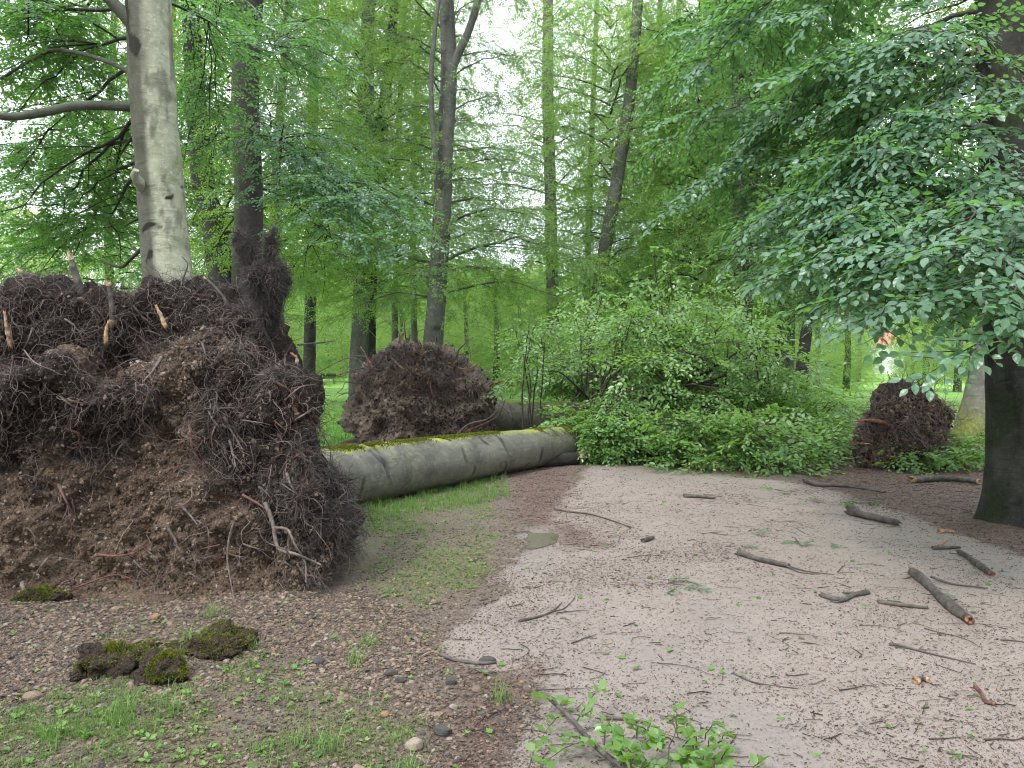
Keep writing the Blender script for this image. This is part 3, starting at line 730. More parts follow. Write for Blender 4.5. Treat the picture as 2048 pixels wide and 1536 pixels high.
mb = MB(); mb.add(V, F, 0, dark=np.clip(dk * .92 + holes * .3, 0, 1))
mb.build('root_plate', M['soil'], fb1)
front = np.clip(-N1[:, 1] + .35 + .6 * np.maximum(N1[:, 2], 0), 0, 1) * (vpar < .90) * (V[:, 2] > .02) * (px_of > -60)
rim = sstep(-1.75, -1.3, V[:, 0])
cw = fbm(V * 4.5, 3, 91); clump = .12 + sstep(-.15, .35, cw) * 1.3
rn = np.random.RandomState(12); mbc = MB()
def crumb_set(n, w_, smin, smax, pw, mat, seed):
    i = rn.choice(len(V), n, p=w_ / w_.sum()); crumbs(mbc, V[i] + rn.normal(0, .004, (n, 3)), N1[i], smin + (smax - smin) * rn.rand(n) ** pw, seed, mat)
crumb_set(20000, front * (1.05 - dk), .005, .034, 4, 0, 1)
crumb_set(19000, front * (.05 + dk) * (1.3 - .8 * sstep(-.15, .35, cw)), .006, .045, 3.5, 1, 2)
crumb_set(1500, front * (ledge * 3 + .12), .010, .055, 4, 2, 3)
tag(mbc.build('soil_crumbs', [M['crumb_tan'], M['crumb_dark'], M['stone']], fb1, smooth=False), kind='stuff')
front = front * clump
mb = MB()
v, f, r_ = fibres(V, N1, 17000, front * (.05 + dk ** 1.5) * (1 + rim), 1, (.03, .15), (.0010, .0022), .25, 1.1, 6); mb.add(v, f, 0, rnd=r_)
v, f, r_ = fibres(V, N1, 1700, front * (.03 + dk ** 2 * (1 + 2 * rim)), 2, (.12, .38), (.0014, .0034), .5, .8, 9); mb.add(v, f, 0, rnd=r_)
v, f, r_ = fibres(V, N1, 3600, front * (.25 + dk), 3, (.08, .35), (.0014, .0036), .4, .8, 8); mb.add(v, f, 1, rnd=r_)
top = sstep(.78, .80, vpar) * sstep(.90, .86, vpar) * (px_of > -60) + 1e-9
v, f, r_ = fibres(V, N1, 2400, top, 4, (.06, .28), (.001, .003), .1, .7, 7); mb.add(v, f, 0, rnd=r_)
tag(mb.build('fine_roots', [M['fibre'], M['fibre2']], fb1), kind='stuff')

def pick(px, py):
    """index of the surface vertex of the big plate that faces the camera at that place"""
    sx = (V[:, 0] / V[:, 1]) * FPX + CX; tz = at(0, py, 1.0)
    pyv = CY + FPX * ((EYE - V[:, 2]) / V[:, 1]) - 38
    d = (sx - px) ** 2 + (pyv - py) ** 2 + 1e6 * (vpar > .86); k = np.argsort(d)[:12]; return k[np.argmin(V[k, 1])]
def surf_root(pxs, r0, seed, mat='root', off=.03, parent=fb1, name='root', branch=0):
    rn_ = np.random.RandomState(seed); pts = []
    for a, b, *c in pxs:
        i = pick(a, b); Yv = V[i, 1] - off - (c[0] if c else 0); pts.append(at(a, b, Yv))
    n = len(pts); mb = MB(); pts = np.array(pts); ds = pts[:, 1]
    add_tube(mb, pts, np.linspace(1, .35, n) * r0, 12 * n, 7, .25, seed, scl=8)
    for q in range(branch):
        p, r = resample(pts, np.linspace(1, .4, n) * r0, 20); i = rn_.randint(5, 17); d = p[i + 1] - p[i]
        w2 = wander(p[i], nrm(d) + rn_.normal(0, .6, 3) + np.array([0, -.2, -.2]), rn_.uniform(.1, .3), 5, rn_, .4, .05)
        add_tube(mb, w2, np.linspace(.5, .15, 6) * r[i], 16, 5, .2, seed + q)
    o = mb.build(name, M[mat], parent); return o
surf_root([(530, 1005), (545, 1045, .06), (556, 1095, .12), (590, 1108, .16), (620, 1120, .2), (642, 1130, .22)], .017, 1, 'root', .05, branch=2)
surf_root([(550, 1055, .1), (575, 1060, .14), (590, 1090, .18), (610, 1125, .2), (612, 1165, .2)], .011, 2, 'root', .05, branch=1)
surf_root([(468, 1045), (458, 1080, .03), (455, 1120, .06), (462, 1165, .08), (470, 1212, .1)], .010, 3)
surf_root([(200, 1110), (235, 1112), (270, 1105), (305, 1085)], .010, 4, 'root_red', branch=5)
surf_root([(150, 1175), (230, 1150), (290, 1165), (350, 1140)], .007, 5, 'root_red', branch=4)
surf_root([(120, 970), (135, 1010), (125, 1040)], .008, 6, branch=1)
surf_root([(355, 955), (362, 940), (395, 955)], .006, 7, branch=2)
surf_root([(560, 965), (590, 985), (630, 1002)], .006, 8, branch=2)
surf_root([(430, 880), (450, 900), (480, 905)], .005, 9, branch=2)
surf_root([(45, 1165, .05), (48, 1195, .10), (36, 1222, .16)], .016, 10, branch=1)
surf_root([(48, 700), (70, 725), (110, 742)], .006, 12, branch=3)
surf_root([(590, 840), (615, 825, .05), (640, 812, .12)], .009, 13, 'root', .02, branch=1)
surf_root([(570, 800), (600, 775, .05), (632, 768, .12)], .007, 14, branch=1)
surf_root([(400, 660), (430, 655), (470, 650)], .006, 15, branch=2)
rn = np.random.RandomState(5)
for q in range(78):
    a, b = (rn.uniform(10, 640), rn.uniform(590, 1180)) if q % 3 else (rn.uniform(380, 650), rn.uniform(680, 1150)); an = rn.normal(1.2, .7); L = rn.uniform(25, 75)
    surf_root([(a, b), (a + L * .5 * math.cos(an) + rn.normal(0, 6), b + L * .5 * math.sin(an)), (a + L * math.cos(an), min(b + L * math.sin(an), 1195))], (.003 + .010 * rn.rand() ** 2), 50 + q, ['root', 'stick', 'root', 'root_red'][rn.randint(4)], .04, branch=rn.randint(1, 5))
# snapped roots and splintered wood sticking out of the top
def snag(pxs, r0, seed, mat, capm, parent, Yd, r1=.75, name='broken_root', jag=2.0):
    mb = MB(); pts = [at(a, b, Yd + (c[0] if c else 0)) for a, b, *c in pxs]
    add_tube(mb, pts, np.linspace(1.2, r1, len(pts)) * r0, 26, 12, .45, seed, 0, True, 1, 9, jag * 1.6)
    return mb.build(name, [M[mat], M[capm]], parent)
snag([(168, 640), (158, 575), (148, 540), (143, 520)], .030, 1, 'stick', 'wood_pale', fb1, 6.3)
snag([(225, 640), (222, 600), (217, 572)], .022, 2, 'stick', 'wood', fb1, 6.25, name='broken_root')
snag([(330, 650), (322, 632), (316, 620)], .016, 3, 'wood_pale', 'wood', fb1, 6.15)
snag([(120, 640), (100, 600), (70, 560), (45, 545)], .045, 4, 'stick', 'wood_pale', fb1, 6.35, .4)
snag([(110, 650), (95, 605), (85, 575)], .034, 5, 'wood_pale', 'wood_pale', fb1, 6.27, .5)
snag([(60, 620), (30, 602), (8, 600)], .020, 6, 'wood_pale', 'wood', fb1, 6.2, .4)
snag([(20, 680), (14, 655), (10, 630)], .020, 7, 'wood_pale', 'wood', fb1, 6.07, .5)
snag([(212, 680), (212, 662), (216, 648)], .013, 8, 'wood', 'wood', fb1, 6.02)
snag([(458, 640), (450, 600), (420, 565), (412, 558)], .014, 9, 'stick', 'wood', fb1, 6.25, .6)
snag([(350, 590), (365, 560), (375, 530), (366, 515)], .007, 10, 'stick', 'stick', fb1, 6.45, .5)
snag([(590, 760), (594, 720), (588, 712)], .012, 11, 'wood_pale', 'wood_red', fb1, 5.9, .9)
# upright clump of roots at the right shoulder
def blob(c, rad, seed, parent, mat, name, amp=.06, n=90, sc=.5):
    th = np.linspace(0, 2 * math.pi, n, endpoint=False); ph = np.linspace(.02, math.pi - .02, n // 2)
    T_, P_ = np.meshgrid(th, ph); d = np.stack([np.sin(P_) * np.cos(T_), np.sin(P_) * np.sin(T_), np.cos(P_)], -1).reshape(-1, 3)
    v = np.asarray(c) + d * np.asarray(rad); v, a = clods(v, d, amp, seed, sc); f = grid_faces(n // 2, n, True)
    mb = MB(); mb.add(v, f, 0, dark=np.full(len(v), .75) + .2 * a); return mb.build(name, M[mat], parent), v, d
mbf = MB()
for q, (a, b, rx, rz) in enumerate([(545, 572, .065, .13), (516, 560, .03, .08), (532, 650, .05, .20), (560, 560, .035, .08), (540, 615, .045, .10)]):
    o, v_, d_ = blob(at(a, b, 6.1), (rx, .10, rz), 60 + q, fb1, 'soil', 'root_clump', .08)
    v, f, r_ = fibres(v_, d_, 1900, np.ones(len(v_)), 70 + q, (.03, .13), (.0012, .003), .5, .7, 6); mbf.add(v, f, 0, rnd=r_)
for q, (a, b, c_, e) in enumerate([(490, 570, 475, 460), (500, 560, 478, 468), (500, 540, 470, 480), (530, 540, 545, 480), (520, 530, 548, 455), (500, 520, 490, 465), (540, 520, 530, 470)]):
    p = np.array([at(a, b, 6.1), at((a + c_) / 2 + 5, (b + e) / 2, 6.08), at(c_, e, 6.1)]); pr, rr_ = resample(p, [.008, .006, .003], 24)
    v, f = tubes(pr[None], rr_[None], 5); mbf.add(v, f, 0, rnd=0.3)
    dd = nrm(np.random.RandomState(q).normal(0, 1, pr.shape)); v, f, r_ = fibres(pr, dd, 420, np.linspace(.3, 1, 24), 80 + q, (.03, .13), (.001, .0022), .4, .9, 6); mbf.add(v, f, 0, rnd=r_)
tag(mbf.build('fine_roots', [M['fibre']], fb1), kind='stuff')

# ---- fallen trunk
def log_moss(zone):
    def fn(v, nx, s):
        n = .28 * fbm(v * 3, 4, 61)
        return np.clip(sstep(.86, .98, nx[:, 2] + n * .8) * zone(s) * 1.5 + .10 * sstep(.1, .5, fbm(v * 5, 3, 62)), 0, 1)
    return fn
belly = lambda v, nx, s: .30 * sstep(.05, .4, fbm(v * np.array([2.2, 2.2, 5]), 4, 66)) + .7 * sstep(-.55, -.9, nx[:, 2] + .3 * fbm(v * 4, 3, 67))  # bark blotches, plus shade under the trunk painted into the colour
mb = MB()
z1 = lambda s: np.clip(.45 + sstep(5.6, 6.3, s) * 1.0 + sstep(4.2, 3.2, s) * .5, 0, 1)
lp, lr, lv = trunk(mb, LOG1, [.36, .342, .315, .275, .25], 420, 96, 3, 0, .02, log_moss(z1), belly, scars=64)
mb.build('trunk', M['bark_log'], fb1)
# thick cushions of moss along the top edge
def moss_pads(pts, rads, s0, s1, seed, parent, dens=1.0, ang=(.15, .55), side=1):
    p, r = resample(pts, rads, 300); T_ = nrm(np.gradient(p, axis=0)); rn_ = np.random.RandomState(seed)
    n = int(16000 * dens); u = rn_.uniform(s0, s1, n); i = (u * 299).astype(int)
    A = nrm(np.cross(T_[i], [0, 0, 1.0])); B = np.cross(A, T_[i]); th = rn_.normal((ang[0] + ang[1]) / 2, (ang[1] - ang[0]) / 2, n) * side
    pos0 = p[i] + (A * np.sin(th)[:, None] + B * np.cos(th)[:, None]) * (r[i] * 1.0)[:, None]
    msk = fbm(pos0 * np.array([3, 3, 3.0]), 3, seed) > -.12 + .5 * np.abs(u - (s0 + s1) / 2) / (s1 - s0) - .2
    pos0 = pos0[msk]; nrm_ = (A * np.sin(th)[:, None] + B * np.cos(th)[:, None])[msk]; n = len(pos0)
    d = nrm(nrm_ + rn_.normal(0, .5, (n, 3))); L = rn_.uniform(.010, .030, n)[:, None]; s_ = nrm(np.cross(d, rn_.normal(0, 1, (n, 3)))) * .004
    v = np.stack([pos0 - s_ - nrm_ * .01, pos0 + s_ - nrm_ * .01, pos0 + d * L + s_ * .7, pos0 + d * L - s_ * .7], 1).reshape(-1, 3)
    mb = MB(); mb.add(v, np.arange(4 * n).reshape(-1, 4)); tag(mb.build('moss', M['moss'], parent), kind='stuff')
moss_pads(LOG1, [.36, .342, .315, .275, .25], .18, .52, 3, fb1, 1.0, (-.2, .2), -1)
moss_pads(LOG1, [.36, .342, .315, .275, .25], .60, .80, 4, fb1, 1.3, (-.3, .7), -1)

# ---- root plates two and three
def disc_plate(name_parent, outline, Yd, thick, seed, mat, amp, nr=110, nt=300, yaw=0.0, count=9000, bulge=.3, scf=1.0, fgrav=.5):
    o2 = np.array([at(a, b, Yd) for a, b in outline]); c = o2.mean(0); rel = o2 - c
    ang = np.arctan2(rel[:, 2], rel[:, 0]); od = np.argsort(ang); ang = ang[od]; rad = np.hypot(rel[:, 0], rel[:, 2])[od]
    th = np.linspace(-math.pi, math.pi, nt, endpoint=False); R = np.interp(th, ang, rad, period=2 * math.pi)
    prof = [(0, -bulge)] + [(q, -bulge * (1 - q ** 2.2)) for q in np.linspace(.02, .94, 60)] + [(1.0, .10 * thick), (1.03, .35 * thick), (.98, .65 * thick), (.8, .9 * thick), (.5, 1.05 * thick), (.25, 1.25 * thick)]
    pr = np.array(prof); u = np.linspace(0, 1, len(pr)); un = np.linspace(0, 1, nr); pr = np.stack([np.interp(un, u, pr[:, i]) for i in (0, 1)], 1)
    rr_ = pr[:, 0][:, None] * R[None]; X = rr_ * np.cos(th); Z = rr_ * np.sin(th); Y_ = np.repeat(pr[:, 1][:, None], nt, 1)
    v = np.stack([X, Y_, Z], -1).reshape(-1, 3); cy_, sy_ = math.cos(yaw), math.sin(yaw)
    v = np.stack([v[:, 0] * cy_ - v[:, 1] * sy_, v[:, 0] * sy_ + v[:, 1] * cy_, v[:, 2]], 1) + c
    f = grid_faces(nr, nt, True); n0 = vnormals(v, f)
    if (n0[nt * 20:nt * 22, 1]).mean() > 0: n0 = -n0
    v, a = clods(v, n0, amp, seed, scf); n1 = vnormals(v, f); n1 *= np.sign((n1 * n0).sum(1, keepdims=True))
    nn = fbm(v * 2.2, 4, seed + 5); dkk = np.clip(sstep(-.1, .35, nn + .5 * (np.repeat(pr[:, 0], nt) - .7)) , 0, 1)
    mb = MB(); mb.add(v, f, 0, dark=dkk * .75); mb.build('root_plate', M[mat], name_parent)
    mbc = MB(); rq = np.random.RandomState(seed + 9)
    for n_, w_, mt_ in ((3500, 1.05 - dkk, 0), (3500, .1 + dkk, 1)):
        w_ = np.clip(-n1[:, 1] + .5, 0, 1) * w_ + 1e-9; i = rq.choice(len(v), n_, p=w_ / w_.sum()); crumbs(mbc, v[i], n1[i], (.02 + .07 * rq.rand(n_) ** 3), seed + mt_, mt_)
    tag(mbc.build('soil_crumbs', [M['crumb_tan'], M['crumb_dark']], name_parent, smooth=False), kind='stuff')
    fr = np.clip(-n1[:, 1] + .5, 0, 1) * (np.repeat(pr[:, 1], nt) < .8 * thick); rimw = sstep(.8, 1.0, np.repeat(pr[:, 0], nt))
    mb = MB()
    v2, f2, r_ = fibres(v, n1, count, fr * (.08 + dkk) + .4 * rimw * fr, seed, (.06, .26), (.002, .0045), fgrav, .7, 6); mb.add(v2, f2, 0, rnd=r_)
    v2, f2, r_ = fibres(v, n1, count // 4, fr * (.1 + dkk + rimw), seed + 1, (.15, .5), (.0025, .006), fgrav, .45, 8); mb.add(v2, f2, 1, rnd=r_)
    tag(mb.build('fine_roots', [M['fibre2'], M['root']], name_parent), kind='stuff')
    return c, v, n1, fr, rimw
def rim_roots(parent, c, v, n1, w_, n, seed, ln=(.2, .6), r=(.006, .016), up=.0, mat=('root', 'stick', 'root_red'), curl=.3):
    rn_ = np.random.RandomState(seed); p = w_ / w_.sum()
    for q in range(n):
        i = rn_.choice(len(v), p=p); d = nrm(nrm(v[i] - c) * 1.0 + n1[i] * .6 + rn_.normal(0, .35, 3)); L = rn_.uniform(*ln)
        pts = wander(v[i] - d * .06, d, L, 6, rn_, curl, rn_.uniform(-.05, .12)); mb = MB()
        r0 = rn_.uniform(*r); add_tube(mb, pts, np.linspace(1, .3, 7) * r0, 18, 6, .2, q)
        for z in range(rn_.randint(0, 3)):
            j = rn_.randint(2, 5); w2 = wander(pts[j], d + rn_.normal(0, .7, 3), L * .45, 4, rn_, .35); add_tube(mb, w2, np.linspace(.6, .2, 5) * r0, 12, 5, .1, q)
        mb.build('root', M[mat[rn_.randint(len(mat))]], parent)
def chips(parent, v, n1, w_, n, seed, ln=(.08, .25), r=(.012, .035), yz=None):
    rn_ = np.random.RandomState(seed); p = w_ / w_.sum()
    for q in range(n):
        i = rn_.choice(len(v), p=p); d = nrm(n1[i] * .5 + rn_.normal(0, .6, 3) + [0, 0, .5]); L = rn_.uniform(*ln); r0 = rn_.uniform(*r); mb = MB()
        add_tube(mb, wander(v[i] - d * .04, d, L, 3, rn_, .12), np.array([1, .9, .7, .45]) * r0, 8, 6, .3, q, 0, True, 1, 8, 2.5)
        mb.build('broken_root', [M[['wood_pale', 'stick', 'wood_red', 'wood'][rn_.randint(4)]], M['wood' if q % 2 else 'wood_pale']], parent)

fb2 = empty('fallen_beech', (-1.9, 16.6, 0), 'second uprooted beech, its domed reddish-brown root plate standing behind the long mossy trunk', 'fallen tree')
OUT2 = [(682, 865), (690, 800), (718, 752), (768, 718), (808, 690), (848, 678), (890, 700), (925, 730), (955, 752), (988, 785), (1002, 830), (985, 866), (940, 892), (850, 900), (740, 896)]
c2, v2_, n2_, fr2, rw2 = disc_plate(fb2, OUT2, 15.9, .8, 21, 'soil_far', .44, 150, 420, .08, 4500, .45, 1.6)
up2 = fr2 * sstep(.9, 1.9, v2_[:, 2])
rim_roots(fb2, c2, v2_, n2_, rw2 * fr2 * (v2_[:, 2] > .4), 34, 3, (.3, .9), (.010, .024))
rim_roots(fb2, c2, v2_, n2_, up2 + .15 * fr2, 26, 4, (.2, .6), (.008, .02))
chips(fb2, v2_, n2_, up2, 20, 5, (.10, .30), (.014, .034))
snag([(1000, 840), (1050, 790), (1075, 740)], .0, 1, 'stick', 'wood', fb2, 15.6) if False else None
snag([(905, 760), (800, 700), (735, 690)][:0] or [(800, 745), (740, 735), (700, 715), (630, 748)][::1], .014, 41, 'root', 'wood_pale', fb2, 15.6, .5, 'root')
snag([(745, 735), (732, 710), (722, 694)], .016, 42, 'wood_pale', 'wood_pale', fb2, 15.6, .6, 'root')
snag([(940, 860), (985, 840), (1000, 825), (1010, 800)], .02, 43, 'root_red', 'wood', fb2, 15.3, .5, 'root')
snag([(905, 880), (935, 850), (975, 838), (1000, 815)], .02, 44, 'root', 'wood', fb2, 15.25, .5, 'root')
mb = MB(); LOG2 = [(-.9, 16.8, .62), at(1000, 858, 17.0), at(1180, 862, 17.8), at(1300, 862, 18.6)]
LOG2 = [np.array(q) for q in LOG2]; LOG2[1][2] = .42; LOG2[2][2] = .38; LOG2[3][2] = .42
trunk(mb, LOG2, [.48, .42, .36, .28], 160, 48, 5, 0, .03, log_moss(lambda s: .6 + 0 * s), scars=10)
mb.build('trunk', M['bark_log'], fb2)

fb3 = empty('fallen_beech', (6.2, 12.3, 0), 'smallest uprooted beech, its round brown root plate standing left of the leaning mossy trunk', 'fallen tree')
OUT3 = [(1728, 930), (1716, 890), (1722, 850), (1752, 822), (1756, 790), (1782, 764), (1812, 762), (1850, 778), (1882, 805), (1902, 835), (1898, 872), (1878, 905), (1852, 938), (1790, 944)]
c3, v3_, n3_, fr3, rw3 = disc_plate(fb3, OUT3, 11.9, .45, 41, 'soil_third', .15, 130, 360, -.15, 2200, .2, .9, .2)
rim_roots(fb3, c3, v3_, n3_, rw3 * fr3, 46, 8, (.15, .50), (.003, .009))
rim_roots(fb3, c3, v3_, n3_, fr3, 20, 9, (.1, .35), (.004, .010))
chips(fb3, v3_, n3_, rw3 * fr3, 14, 12, (.1, .26), (.010, .026))
snag([(1830, 800), (1790, 775), (1775, 745)], .014, 51, 'stick', 'wood', fb3, 11.9, .4, 'root')
snag([(1868, 820), (1866, 790), (1858, 770)], .03, 52, 'bark_mossy', 'wood', fb3, 11.9, .6)
snag([(1770, 845), (1740, 840), (1712, 842)], .03, 53, 'wood_red', 'wood_red', fb3, 11.8, .3)
mb = MB(); trunk(mb, [(6.35, 12.2, .52), (6.9, 12.95, .40), (8.3, 14.6, .34), (10.2, 16.8, .3)], [.30, .27, .24, .18], 120, 40, 9, 0, .03, lambda v, nx, s: np.full(len(v), 1.0), scars=3)
mb.build('trunk', M['bark_log'], fb3)

# ---- leafy crowns of the fallen trees
rn = np.random.RandomState(77)
lf, wd = MB(), MB(); tip0 = np.array([2.35, 15.0, .36])
top_px = np.array([(985, 715), (1060, 660), (1150, 600), (1260, 575), (1340, 545), (1440, 570), (1530, 650), (1620, 760), (1700, 880), (1760, 930)])
def env(px): return np.interp(px, top_px[:, 0], top_px[:, 1])
limbs = []
for q in range(11):
    px_ = 1120 + q * 52 + rn.uniform(-15, 15); Yv = rn.uniform(14.2, 17.5); py_ = rn.uniform(env(px_) + 40, 860); limbs.append(at(px_, py_, Yv))
for q, e in enumerate(limbs):
    e = np.array(e); m1 = tip0 + (e - tip0) * .5 + rn.normal(0, .15, 3); m1[2] = max(m1[2], .25); mb = MB()
    add_tube(mb, [tip0 + rn.normal(0, .05, 3), m1, e], [.10, .06, .018], 30, 8, .12, q); mb.build('limb', M['bark_dark'], fb1)
    limbs[q] = (m1, e)
for q in range(330):
    px_ = rn.uniform(1000, 1740); tp = env(px_); Yv = rn.uniform(12.6, 18.5); py_ = tp + (930 - tp) * rn.rand() ** .9
    if px_ < 1190 and py_ > 785: continue
    if px_ > 1660 and py_ < 840: continue
    if px_ < 1130 : Yv = rn.uniform(16.0, 18.8)
    if fbm(np.array([[px_ / 95., py_ / 70., Yv * .5]]), 3, 8)[0] < .03 and py_ < 900: continue
    e = at(px_, py_, Yv); e[2] = max(e[2], .12); m1, e1 = limbs[rn.randint(len(limbs))]; s_ = m1 + (e1 - m1) * rn.rand()
    v_ = e - s_; L = np.linalg.norm(v_)
    if L > 2.4: s_ = e - v_ / L * 2.4; s_[2] = max(s_[2], .15)
    leafy_branch(lf, wd, s_, e, .016, rn, 'loose', .30, arch=.10, side=.42, bare=.1, pitch=(-.9, .45), minz=.10, rollsd=.5)
for q in range(26):   # long shoots arching up out of the mass
    px_ = rn.uniform(1020, 1640); Yv = rn.uniform(13.2, 16.5); e = at(px_ + rn.uniform(-60, 60), env(px_) + rn.uniform(-55, 60), Yv); s_ = at(px_, min(860, env(px_) + 190), Yv + .5); s_[2] = max(s_[2], .2)
    leafy_branch(lf, wd, s_, e, .014, rn, 'loose', .34, arch=.12, side=.22, bare=.25, pitch=(-1.0, .3), rollsd=.5)
for q in range(44):   # the front hem lying on the ground
    px_ = 1180 + 10.5 * q + rn.uniform(-8, 8); px_ += rn.uniform(-20, 20); g_ = gnd(px_, np.interp(px_, [1160, 1250, 1500, 1650, 1750], [925, 930, 950, 948, 925]) - 34 * rn.rand() ** 1.5); g_[2] = .16
    s_ = g_ + np.array([rn.uniform(-.9, .4), rn.uniform(.8, 1.5), rn.uniform(.2, .7)])
    leafy_branch(lf, wd, s_, g_, .012, rn, 'loose', .27, arch=.14, side=.45, bare=.0, pitch=(-.5, .5), minz=.07, rollsd=.5)
for q in range(20):    # spray hanging over the end of the trunk
    e = at(rn.uniform(1160, 1235), rn.uniform(840, 932), 12.6); leafy_branch(lf, wd, e + np.array([.5, .5, .6]), e, .01, rn, 'near2', .2, bare=.1, pitch=(-1.0, .2), minz=.06)
lf.build('crown', [M['leaf_fallen'], M['twig']], fb1, smooth=False); tag(wd.build('branch', M['twig'], fb1), kind='stuff')
for q, (a, b, c_, d_, r_) in enumerate([((1270, 850), (1330, 800), (1420, 760), (1530, 730), .035), ((1280, 855), (1310, 830), (1330, 770), (1300, 740), .03), ((1285, 860), (1400, 845), (1480, 850), (1560, 870), .05),
                                     ((1180, 800), (1150, 770), (1120, 745), (1090, 742), .02), ((1250, 840), (1200, 790), (1190, 740), (1160, 700), .022), ((1290, 870), (1370, 880), (1450, 890), (1500, 905), .03)]):
    mb = MB(); add_tube(mb, [at(*a, 14.4), at(*b, 14.1), at(*c_, 13.9), at(*d_, 13.8)], [r_, r_ * .8, r_ * .6, r_ * .25], 40, 8, .12, q); mb.build('limb', M['bark_dark'], fb1)
lf, wd = MB(), MB()
for q in range(60):
    e = at(rn.uniform(1010, 1330), 0, rn.uniform(18.5, 22)); e[2] = rn.uniform(.9, 2.5) if e[0] < 2.0 else rn.uniform(.2, 2.3); s_ = np.array([2.5, 19, .5]); v_ = e - s_; L = np.linalg.norm(v_)
    if L > 2.4: s_ = e - v_ / L * 2.4; s_[2] = max(s_[2], .2)
    leafy_branch(lf, wd, s_, e, .016, rn, 'near2', .3, arch=.08, side=.4, bare=.05, pitch=(-.9, .45), minz=.1, rollsd=.5)
lf.build('crown', [M['leaf_fallen'], M['twig']], fb2, smooth=False); tag(wd.build('branch', M['twig'], fb2), kind='stuff')
lf, wd = MB(), MB()
for q in range(34):
    e = at(rn.uniform(1820, 2030), 0, rn.uniform(11.5, 13.5)); e[2] = rn.uniform(.08, .30); s_ = e + np.array([rn.uniform(.2, 1.0), rn.uniform(.3, 1.2), rn.uniform(.0, .25)])
    leafy_branch(lf, wd, s_, e, .010, rn, 'near2', .26, arch=.06, side=.4, bare=.05, pitch=(-.5, .5), minz=.07, rollsd=.5)
lf.build('crown', [M['leaf_fallen'], M['twig']], fb3, smooth=False); tag(wd.build('branch', M['twig'], fb3), kind='stuff')
print('leaves after fallen', LEAFCOUNT)

# ------------------------------------------------------------------ standing trees
def left_dark(v, nx, s):    # dark streak down the left flank
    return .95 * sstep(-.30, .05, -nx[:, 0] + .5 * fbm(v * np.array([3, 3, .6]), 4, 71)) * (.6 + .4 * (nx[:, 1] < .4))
def low_moss(h, a=.8):
    return lambda v, nx, s: a * sstep(-.2, .4, fbm(v * 2.5, 3, 72) + .5 - v[:, 2] / h)
# T1 pale beech in front
P1 = [(352, 800), (336, 560), (319, 350), (306, 200), (296, 0), (284, -330)]
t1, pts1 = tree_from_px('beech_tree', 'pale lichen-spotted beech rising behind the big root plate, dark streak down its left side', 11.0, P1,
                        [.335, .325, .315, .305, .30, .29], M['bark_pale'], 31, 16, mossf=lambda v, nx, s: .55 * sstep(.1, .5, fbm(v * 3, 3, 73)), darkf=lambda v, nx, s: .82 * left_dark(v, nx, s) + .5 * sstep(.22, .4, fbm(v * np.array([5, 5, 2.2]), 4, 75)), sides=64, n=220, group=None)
def limb(parent, pxs, rads, mat, seed=0, n=50):
    mb = MB(); pts = [at(a, b, c) for a, b, c in pxs]; add_tube(mb, pts, rads, n, 14, .07, seed, moss=.25, dark=.05); return mb.build('limb', M[mat], parent)
limb(t1, [(300, 218, 11), (240, 212, 10.9), (150, 212, 10.7), (80, 226, 10.5), (0, 232, 10.3), (-180, 205, 10)], [.085, .070, .063, .058, .05, .04], 'bark_grey', 1)
limb(t1, [(300, 90, 11), (262, 45, 10.9), (225, 5, 10.8), (150, -70, 10.6)], [.13, .10, .085, .07], 'bark_grey', 2)
limb(t1, [(300, 170, 11), (262, 145, 11), (205, 120, 11.2), (140, 103, 11.4), (90, 106, 11.5), (0, 158, 11.6)], [.05, .035, .032, .03, .028, .02], 'bark_grey', 3)
limb(t1, [(310, 470, 11), (285, 495, 11.2), (262, 518, 11.4), (240, 534, 11.5), (200, 520, 11.7)], [.05, .03, .026, .024, .012], 'bark_dark', 4)
limb(t1, [(300, 250, 11), (265, 275, 11.3), (240, 310, 11.6)], [.04, .025, .012], 'bark_dark', 5)
limb(t1, [(310, 420, 11), (270, 440, 11.3), (248, 452, 11.5)], [.04, .022, .012], 'bark_dark', 6)
mb = MB(); add_tube(mb, [at(300, 395, 10.95), at(284, 372, 10.75), at(270, 352, 10.6), at(272, 340, 10.55)], [.13, .085, .06, .04], 26, 14, .12, 6, moss=.2, dark=0); mb.build('branch_stub', M['bark_pale'], t1)
def fan(lf, wd, items, kind, gap, r0, rn_, every=5, **kw):
    """every fifth bough leaves the trunk, the others fork off the nearest of those"""
    prim = items[::every]; tt = np.linspace(.25, .8, 8)[:, None]; nodes = np.concatenate([s_ + (e - s_) * tt + np.array([0, 0, kw.get('arch', .1)]) * np.linalg.norm(e - s_) * np.sin(tt * math.pi) for s_, e in prim])
    kb = dict(kw); kb['bare'] = .05
    for i, (s_, e) in enumerate(items):
        if i % every == 0: leafy_branch(lf, wd, s_, e, r0, rn_, kind, gap, **kw); continue
        d = np.linalg.norm(nodes - e, axis=1) + 3 * np.maximum(0, e[2] - nodes[:, 2]); q = nodes[np.argmin(np.abs(d - 1.6 if d.min() < 1.6 else d))]
        leafy_branch(lf, wd, q, e, r0 * .4, rn_, kind, gap, **kb)
def crown_of(root, items, kind, seed, leafm, gap=.3, r0=.02, wood='bark_dark', **kw):
    """items: (start px,py,Y), (tip px,py,Y)"""
    rn_ = np.random.RandomState(seed); lf, wd = MB(), MB()
    fan(lf, wd, [(at(*s_), at(*e)) for s_, e in items], kind, gap, r0, rn_, **kw)
    lf.build('crown', [M[leafm], M['twig']], root, smooth=False); tag(wd.build('branch', M[wood], root), kind='stuff')
it = []
rn = np.random.RandomState(3)
